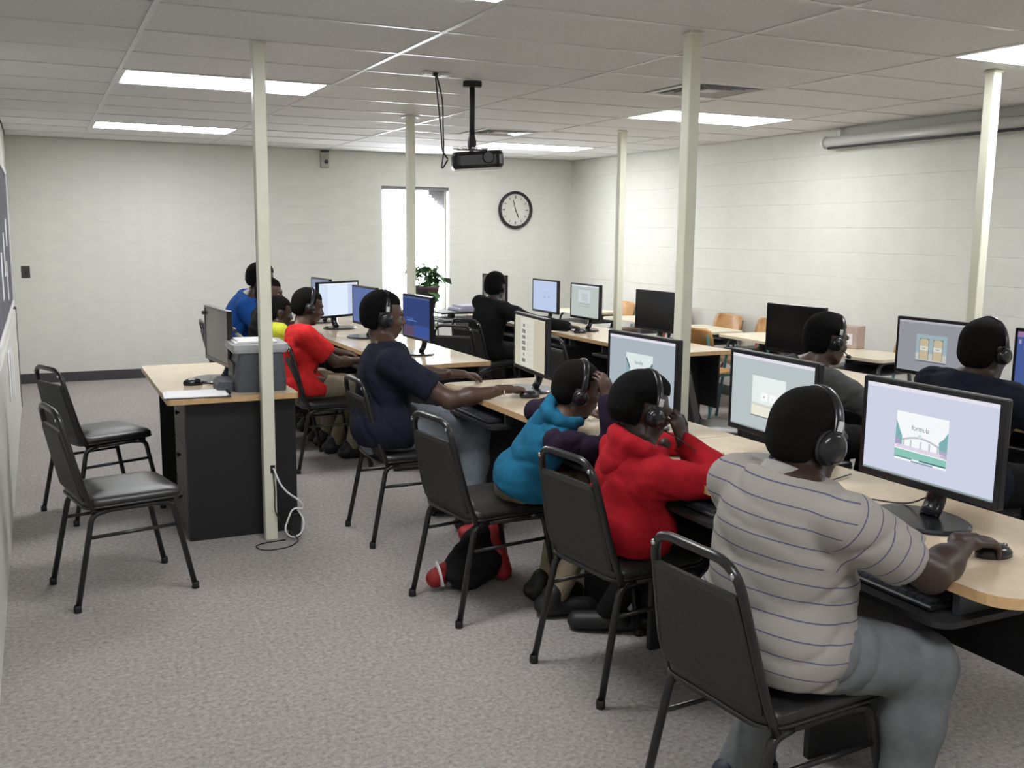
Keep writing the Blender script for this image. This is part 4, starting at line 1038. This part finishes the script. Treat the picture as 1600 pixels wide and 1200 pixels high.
    nv = unit(nb-sh+up*.3+hf*.0); cuts.append(lambda P, q=A3(sh), n=A3(nv): np.where(np.linalg.norm((P-q)-((P-q)@n)[..., None]*n, axis=-1) < .14, ((P-q)@n)-.055*g, -1))
    infl = .014
    infl_prs = shp+(sl_prs if sleevemat is None else [])
    if sleeve == 'short' and sleevemat is None:
        for sd in 'LR':
            s0, el, wr = arms[sd]; ax = unit(el-s0); ce = s0+(el-s0)*.72
            cuts.append(lambda P, q=A3(ce), n=A3(ax), e=A3(el): np.where(np.linalg.norm(P-e, axis=-1) < .16, (P-q)@n, -1))
    V, Fc = build(infl_prs, res, .028, infl, cuts, folds(foldamp, len(label), (0, 0, 1), waist+up*.03))
    attr = None
    if pattern:
        def attr(Vv):
            W_ = Vv+base; z = (W_-pel3)@up
            out = z.copy()
            for sd in 'LR':
                s0, el, wr = arms[sd]; ax = unit(el-s0); rel = W_-s0; al = rel@ax; dist = np.linalg.norm(rel-al[:, None]*ax, axis=1)
                side = (W_-sh)@lat*(1 if sd == 'L' else -1)
                sel = (side > sw+.0*g) & (al > -.02) & (dist < .10*g)
                out[sel] = al[sel]+5.0
            return out
    so = make_mesh_obj('shirt', [(V-base, Fc)], shirt, t, attr)
    if sleevemat is not None:
        for sd in 'LR':
            s0, el, wr = arms[sd]; V, Fc = build([cap(s0, el, .058*g, .048*g), cap(el, wr-unit(wr-el)*.01, .046*g, .033*hs)], res, .02, .010, (), folds(foldamp, 5, unit(el-s0)))
            make_mesh_obj('sleeve', [(V-base, Fc)], sleevemat, t)
    if hood:
        ring = []
        for k in range(9):
            a = R(-150+300*k/8); c0 = sh+up*.045-hf*.0; ring.append(c0+(-fw*math.cos(a)*.085+lat*math.sin(a)*.095)+up*(.030*math.cos(a)+.01)-fw*.012)
        prs = [cap(ring[k], ring[k+1], .024*g, .024*g) for k in range(8)]+[ell(sh+up*.005-fw*.078*g, (.05*g, .085*g, .06*g)), ell(sh-up*.05-fw*.085*g, (.035*g, .055*g, .06*g))]
        V, Fc = build(prs, res, .03, .004, (), folds(.004, 3)); make_mesh_obj('hood', [(V-base, Fc)], shirt, t)
    elif sleeve == 'short' and pattern:
        c0 = nb-hu*.030; ringp = [Vector(c0+(hf*math.cos(a)*.070+lat*math.sin(a)*.074)*hs*1.05-up*.014*math.cos(a)-base) for a in [2*math.pi*k/28 for k in range(28)]]
        bm = NB(); tube(bm, ringp, .01, 10, closed=True, flat=(.021, .006), upv=tuple(up)); obj('collar', bm, mat('polo_collar', (.33, .31, .29), .8, var=.1, vscale=40), t, True)
    # trousers
    lp = [cap(pel3-lt*.05*g, pel3+lt*.05*g, .088*g)]+[fcap(pel3, pel3+up*.03, .135*g, .130*g, lat, .70)]+legs['L']+legs['R']; cut2 = [lambda P, q=A3(pel3), n=A3(up): np.where(np.linalg.norm(P-q, axis=-1) < .19*g, (P-q)@n-.005, -1)]
    for sd in 'LR':
        ft = np.array(feet[sd]); cut2.append(lambda P, q=A3(ft+np.array([0, 0, .06])): np.where(np.linalg.norm(P[..., :2]-q[:2], axis=-1) < .09, q[2]-P[..., 2], -1))
    V, Fc = build(lp, res, .03, .011, cut2, folds(.0045, 11, fw)); make_mesh_obj('trousers', [(V-base, Fc)], trousers, t)
    for sd in 'LR':
        V, Fc = build(shoes[sd], .007, .02, .003, [lambda P, z=float(feet[sd][2])+.002: z-P[..., 2]]); so_ = make_mesh_obj('shoe', [(V-base, Fc)], shoe, t)
    # hair
    hc = [ell(hp_(-.012, 0, .030), np.array([.100, .078, .092])*hs, H), ell(hp_(-.045, 0, -.020), np.array([.060, .066, .060])*hs, H)]
    th = {'crop': .007, 'short': .013, 'afro': .026, 'bun': .016}[hair]
    def hcut(P):
        q = (P-A3(hd))/hs; x = q@A3(hf); z = q@A3(hu); y = np.abs(q@A3(hl))
        r1 = np.maximum(x-.036, .016-z); r2 = np.maximum(x+.026, -.074-z); r3 = .050+.12*y-z
        return (np.minimum(np.minimum(r1, r2), r3)*hs).astype(np.float32)
    V, Fc = build(hc, .0055, .02, th*hs, [hcut], (lambda P: (th*hs*(1-np.clip(-hcut(P)/((.060 if hair == 'afro' else .045)*hs), 0, 1))).astype(np.float32))); make_mesh_obj('hair', [(V-base, Fc)], HAIR2 if hair == 'crop' else HAIR, t)
    return dict(obj=t, hd=hd, H=H, hs=hs, arms=arms)
def headphones(p, label, big=1.0, mic=False, accent=None, tilt=0, ext=.0):
    hd, H, hs = p['hd'], p['H'], p['hs']; M = Matrix([[*H[i]] for i in range(3)]).to_4x4(); M.translation = Vector(hd)
    t = thing('headphones', label, 'headphones', (0, 0, 0), 0, 'headphones worn by the people'); t.matrix_world = M
    s = hs; rx, rz = .092*s+ext, .134*s+ext; tl = R(tilt)
    def pt(a): return Vector((-rz*math.sin(a)*math.sin(tl), rx*math.cos(a), -.002+rz*math.sin(a)*math.cos(tl)))
    pts = [pt(R(-2+184*k/24)) for k in range(25)]
    bm = NB(); tube(bm, pts, .01, 10, flat=(.006*big, .015*big), upv=(0, 1, 0)); obj('headband', bm, BPLAS, t, True)
    bm = NB(); tube(bm, [Vector(v)*.965 for v in pts[7:18]], .01, 10, flat=(.006*big, .017*big), upv=(0, .7, .7)); obj('band_pad', bm, BPLASM, t, True)
    for s_ in (1, -1):
        Mc = Matrix.Translation((-.004, s_*(.080*s+ext), -.012)) @ Matrix.Rotation(R(-90*s_), 4, 'X')
        bm = NB(); r = .038*big*s; lathe(bm, [(0, .026), (r*.7, .026), (r*.98, .018), (r, .008), (r*.96, .0)], 24, Mc); c = obj('ear_cup', bm, BPLAS, t, True)
        bm = NB(); lathe(bm, [(r*.5, -.004), (r*.75, -.010), (r*1.03, -.006), (r*1.05, .004), (r*.9, .008)], 24, Mc); obj('ear_cushion', bm, BPLASM, c, True)
        if accent:
            bm = NB(); xbox(bm, (.016, .004, .026), Matrix.Translation((.0, s_*(rx+.004), .045*s)), .001); obj('slider_plate', bm, accent, t)
    if mic:
        bm = NB(); tube(bm, fillet([(.0, -(.09*s), -.02), (.05, -.10*s, -.055), (.10, -.075*s, -.075), (.118, -.04*s, -.07)], .04), .003, 6); obj('boom', bm, BPLASM, t, True)
        bm = NB(); bmesh.ops.create_icosphere(bm, subdivisions=2, radius=.010); o = obj('microphone', bm, BPLASM, t, True); o.location = (.122, -.03*s, -.068); o.scale = (1.5, 1, 1)
    return t
# striped knit: thin blue lines on grey, following the cloth coordinate
def striped():
    m = bpy.data.materials.new('striped_polo_knit'); m.use_nodes = True; nt = m.node_tree; b = nt.nodes['Principled BSDF']; b.inputs['Roughness'].default_value = .9; b.inputs['Specular IOR Level'].default_value = .15
    a = nt.nodes.new('ShaderNodeAttribute'); a.attribute_name = 'pattern'
    mu = nt.nodes.new('ShaderNodeMath'); mu.operation = 'MULTIPLY'; mu.inputs[1].default_value = 1/.043
    fr = nt.nodes.new('ShaderNodeMath'); fr.operation = 'FRACT'
    lt = nt.nodes.new('ShaderNodeMath'); lt.operation = 'LESS_THAN'; lt.inputs[1].default_value = .075
    mx = nt.nodes.new('ShaderNodeMixRGB'); mx.inputs[1].default_value = (.32, .295, .272, 1); mx.inputs[2].default_value = (.10, .095, .17, 1)
    nt.links.new(a.outputs['Fac'], mu.inputs[0]); nt.links.new(mu.outputs[0], fr.inputs[0]); nt.links.new(fr.outputs[0], lt.inputs[0]); nt.links.new(lt.outputs[0], mx.inputs[0]); nt.links.new(mx.outputs[0], b.inputs['Base Color'])
    return m
DS = skin('skin_deep', (.042, .023, .016)); DS2 = skin('skin_brown', (.078, .041, .028)); DS3 = skin('skin_dark', (.022, .013, .010))
def cloth(n, c, **k): return mat(n, c, .9, spec=.15, var=.12, vscale=25, bump=.25, bscale=500, **k)
GJEAN = cloth('grey_denim', (.155, .165, .172)); KHAKI = cloth('khaki_twill', (.27, .23, .16)); NAVY = cloth('navy_cotton', (.012, .015, .026)); BLACKC = cloth('black_cloth', (.010, .010, .011))
RED = cloth('red_fleece', (.36, .010, .018)); REDT = cloth('red_jersey', (.62, .025, .025)); BLUE = cloth('teal_blue_fleece', (.012, .115, .21)); PURP = cloth('dark_purple_knit', (.022, .014, .030)); MAROON = cloth('maroon_sleeve', (.13, .010, .014))
ROYAL = cloth('royal_blue', (.010, .065, .26)); YEL = cloth('yellow_green', (.55, .58, .05)); GREYS = cloth('grey_sweat', (.075, .078, .075)); LJEAN = cloth('pale_denim', (.22, .25, .29)); CAMO = cloth('olive_camouflage', (.13, .12, .08))
SHOEB = mat('black_shoe', (.012, .012, .013), .5); SHOEN = mat('navy_shoe', (.02, .022, .05), .55); SHOER = mat('red_shoe', (.25, .02, .025), .5)
FLAT = (0, 0, -1)
# 1 near person in the striped polo
p = person('person in a grey striped polo shirt and headphones in the foreground', 3, (1.615, 1.87), (1.665, 1.865, .915), (1.735, 1.882, 1.078), 2, 14, 0, 1.0, .195, 1.16,
    hands={'L': ((2.13, 2.16, .775), (1, -.2, -.1), FLAT, (1.75, 2.6, .55), 30), 'R': ((2.175, 1.685, .785), (1, .1, -.16), FLAT, (1.74, 1.25, .35), 38)},
    knees={'L': (1.98, 2.06, .50), 'R': (1.95, 1.67, .50)}, feet={'L': (1.66, 2.02, .0), 'R': (1.88, 1.66, .0)}, shirt=striped(), trousers=GJEAN, shoe=SHOEN, skincol=DS, hair='crop', pattern=True, res=.009, foldamp=.009, belly=.16)
WHITEP = mat('silver_plate', (.6, .6, .6), .3)
headphones(p, 'large black headphones on the person in the striped polo shirt', 1.15, accent=WHITEP, tilt=-4)
# 2 child in red hooded top
p = person('child in a red hooded top with headphones, seen from behind', -4, (1.80, 2.875), (1.845, 2.835, .790), (1.885, 2.868, .972), -4, 14, 0, .97, .155, .98,
    hands={'L': ((2.20, 2.98, .775), (1, -.2, -.1), FLAT, (1.9, 3.5, .70), 30), 'R': ((1.975, 2.795, .925), (-.25, .10, 1), (-.3, .95, 0), (2.30, 2.40, .60), 35)},
    knees={'L': (2.14, 3.02, .50), 'R': (2.16, 2.82, .50)}, feet={'L': (1.97, 3.20, .0), 'R': (2.10, 3.14, .0)}, sleeve='long', shirt=RED, trousers=BLACKC, shoe=SHOEB, skincol=DS, hair='afro', hood=True, foldamp=.008, shoe_dir={'L': (-.5, .3, 0), 'R': (-.5, .2, 0)})
headphones(p, 'dark headphones over the round hair of the child in the red top', .85, accent=WHITEP, tilt=2, ext=.018)
# 3 child in blue
p = person('child in a bright blue top with dark sleeves leaning to the table', -18, (1.765, 3.62), (1.875, 3.46, .805), (1.955, 3.455, .955), -14, 10, 10, .95, .145, .84,
    hands={'L': ((2.22, 3.72, .775), (1, -.2, -.1), FLAT, (1.9, 4.2, .7), 30), 'R': ((2.005, 3.345, .985), (-.12, .22, 1), (-.3, .95, 0), (2.3, 3.2, .60), 30)},
    knees={'L': (2.08, 3.72, .50), 'R': (2.10, 3.50, .50)}, feet={'L': (1.90, 3.60, .0), 'R': (1.86, 3.42, .0)}, sleeve='long', shirt=BLUE, sleevemat=PURP, trousers=KHAKI, shoe=SHOEB, skincol=DS2, hair='crop', hood=True, foldamp=.009, hem=.525)
headphones(p, 'thin dark headphones on the child in the blue top', .85, tilt=0)
# 4 person in navy
p = person('person in a navy shirt reaching for a mouse beside the pole', -10, (1.55, 4.80), (1.59, 4.80, .925), (1.60, 4.885, 1.148), -6, 4, 2, 1.02, .205, 1.24,
    hands={'L': ((2.16, 4.98, .775), (1, -.2, -.1), FLAT, (1.8, 5.4, .7), 30), 'R': ((2.165, 4.405, .783), (1, .05, -.05), FLAT, (1.75, 4.3, .30), 36)},
    knees={'L': (2.02, 4.95, .52), 'R': (2.02, 4.68, .52)}, feet={'L': (2.0, 5.0, .0), 'R': (2.0, 4.64, .0)}, shirt=NAVY, trousers=LJEAN, shoe=SHOEB, skincol=DS2, hair='short', foldamp=.011, al=1.27)
headphones(p, 'black headphones with a pale square plate on the person in navy', .95, accent=WHITEP)
wr = p['arms']['R'][2]; el = p['arms']['R'][1]; ax = Vector(unit(wr-el)); u_ = ax.orthogonal().normalized(); v_ = ax.cross(u_); c_ = Vector(wr)-ax*.02
bm = NB(); tube(bm, [c_+(u_*math.cos(a)+v_*math.sin(a))*.028 for a in [2*math.pi*k/20 for k in range(20)]], .0025, 6, closed=True); tag(obj('bracelet', bm, PAPER, None, True), 'thin pale bracelet on the outstretched arm of the navy shirt', 'bracelet')
# 5 boy in red shirt
p = person('boy in a bright red short sleeved shirt with headphones behind the printer', -2, (1.53, 6.44), (1.545, 6.46, .885), (1.625, 6.56, 1.075), 0, 14, 0, 1.0, .165, .95,
    hands={'L': ((2.02, 6.68, .70), (1, -.3, -.1), FLAT, (1.6, 7.2, .6), 30), 'R': ((2.01, 6.40, .70), (1, .2, .0), FLAT, (1.55, 6.0, .45), 30)},
    knees={'L': (1.98, 6.62, .50), 'R': (1.98, 6.42, .50)}, feet={'L': (1.84, 6.72, .0), 'R': (1.90, 6.52, .0)}, shirt=REDT, trousers=KHAKI, shoe=SHOEB, skincol=DS2, hair='crop', res=.011, bres=.007)
headphones(p, 'headphones on the boy in the bright red shirt', .85)
# 6 child in yellow
p = person('child in a yellow green shirt half hidden behind the near left pole', 0, (1.46, 7.02), (1.50, 7.02, .865), (1.535, 7.06, 1.00), 4, 12, 0, .95, .145, .88,
    hands={'L': ((1.93, 7.2, .70), (1, 0, -.1), FLAT, (1.6, 7.6, .6), 30), 'R': ((1.93, 6.95, .70), (1, 0, -.1), FLAT, (1.5, 6.6, .5), 30)},
    knees={'L': (1.85, 7.12, .49), 'R': (1.85, 6.95, .49)}, feet={'L': (1.84, 7.12, .0), 'R': (1.84, 6.95, .0)}, shirt=YEL, trousers=KHAKI, shoe=SHOEB, skincol=DS, hair='crop', res=.012, bres=.008)
# 7 child between
p = person('child whose brown face shows above the yellow shirt', 0, (1.50, 7.62), (1.54, 7.60, .90), (1.585, 7.60, 1.105), -25, 6, 0, .97, .15, .9,
    hands={'L': ((1.95, 7.75, .76), (1, 0, -.1), FLAT, (1.6, 8.1, .6), 30), 'R': ((1.95, 7.5, .76), (1, 0, -.1), FLAT, (1.5, 7.2, .5), 30)},
    knees={'L': (1.88, 7.72, .49), 'R': (1.88, 7.55, .49)}, feet={'L': (1.86, 7.72, .0), 'R': (1.86, 7.55, .0)}, shirt=BLACKC, trousers=BLACKC, shoe=SHOEB, skincol=DS2, hair='crop', res=.012, bres=.008)
# 8 person in blue
p = person('person in a royal blue shirt seated beyond the near left pole', -8, (1.40, 8.30), (1.52, 8.22, .985), (1.645, 8.18, 1.185), -10, 10, 0, 1.05, .20, 1.15,
    hands={'L': ((1.98, 8.5, .77), (1, 0, -.1), FLAT, (1.6, 8.9, .6), 30), 'R': ((1.90, 8.02, .77), (1, 0, -.1), FLAT, (1.45, 7.7, .5), 30)},
    knees={'L': (1.87, 8.40, .52), 'R': (1.87, 8.12, .52)}, feet={'L': (1.86, 8.40, .0), 'R': (1.86, 8.12, .0)}, shirt=ROYAL, trousers=CAMO, shoe=SHOEB, skincol=DS, hair='short', res=.012, bres=.008)
# 9 person in black
p = person('person in black clothes at the far right table', 25, (3.48, 7.84), (3.535, 7.80, .945), (3.565, 7.79, 1.115), 40, 6, 0, 1.02, .15, .95,
    hands={'L': ((3.98, 8.25, .775), (1, .2, -.1), FLAT, (3.6, 8.6, .6), 30), 'R': ((4.02, 7.14, .785), (.8, -.5, -.1), FLAT, (3.7, 7.0, .5), 36)},
    knees={'L': (3.86, 8.08, .51), 'R': (3.92, 7.86, .51)}, feet={'L': (3.86, 8.08, .0), 'R': (3.92, 7.86, .0)}, sleeve='long', shirt=BLACKC, trousers=BLACKC, shoe=SHOEB, skincol=DS3, hair='short', res=.012, bres=.008)
# 10 person in grey
p = person('person in a dark grey sweatshirt wearing a headset, facing right', -4, (3.36, 3.80), (3.435, 3.775, .885), (3.50, 3.71, 1.075), -6, 8, 0, 1.04, .19, 1.12,
    hands={'L': ((3.95, 3.98, .775), (1, -.2, -.1), FLAT, (3.5, 4.5, .6), 30), 'R': ((3.90, 3.50, .72), (1, .2, -.1), FLAT, (3.6, 3.1, .5), 30)},
    knees={'L': (3.80, 3.92, .52), 'R': (3.80, 3.66, .52)}, feet={'L': (3.78, 3.92, .0), 'R': (3.78, 3.66, .0)}, sleeve='long', shirt=GREYS, trousers=BLACKC, shoe=SHOEB, skincol=DS2, hair='short', res=.010, foldamp=.011)
headphones(p, 'headset with a boom microphone on the person in grey', .85, mic=True, accent=WHITEP, tilt=-18)
# 11 person in dark navy on the right
p = person('person in dark navy seen from behind at the right edge', 3, (3.38, 2.83), (3.445, 2.815, .945), (3.50, 2.805, 1.122), 4, 8, 0, 1.06, .19, 1.15,
    hands={'L': ((3.95, 3.02, .775), (1, -.2, -.1), FLAT, (3.5, 3.5, .6), 30), 'R': ((3.95, 2.6, .775), (1, .2, -.1), FLAT, (3.5, 2.1, .6), 30)},
    knees={'L': (3.80, 2.94, .52), 'R': (3.80, 2.70, .52)}, feet={'L': (3.80, 2.94, .0), 'R': (3.80, 2.70, .0)}, sleeve='long', shirt=NAVY, trousers=BLACKC, shoe=SHOEB, skincol=DS, hair='crop', res=.011, bres=.007)
headphones(p, 'headphones on the person in dark navy at the right edge', .85)
# backpack on the floor under the blue child's chair
t = thing('backpack', 'red and black backpack slumped on the carpet under a chair', 'backpack', (1.70, 3.93, 0), R(15))
V, F_ = build([ell((0, 0, .085), (.15, .12, .085)), ell((.05, .05, .12), (.09, .09, .10)), ell((-.08, -.05, .06), (.10, .09, .06)), cap((-.05, .02, .16), (.08, .05, .20), .04, .05)], .009, .03, 0, [lambda P: .003-P[..., 2]], folds(.010, 4)); make_mesh_obj('bag_body', [(V, F_)], cloth('black_nylon', (.014, .014, .016)), t)
V, F_ = build([cap((.10, -.09, .05), (.13, .03, .20), .04, .045), cap((.02, .09, .20), (.12, .06, .22), .035)], .009, .03, 0, (), folds(.004, 6)); make_mesh_obj('red_pocket', [(V, F_)], mat('red_nylon', (.32, .015, .02), .6), t)
V, F_ = build([cap((-.20, .02, .055), (-.10, .03, .075), .042, .045)], .009, .03, 0); make_mesh_obj('red_side_pouch', [(V, F_)], MATS['red_nylon'], t)
bm = NB(); tube(bm, fillet([(-.195, -.03, .03), (-.20, -.01, .10), (-.17, .06, .11), (-.15, .07, .05)], .03), .01, 8, flat=(.004, .014)); obj('white_strap', bm, PAPER, t, True)
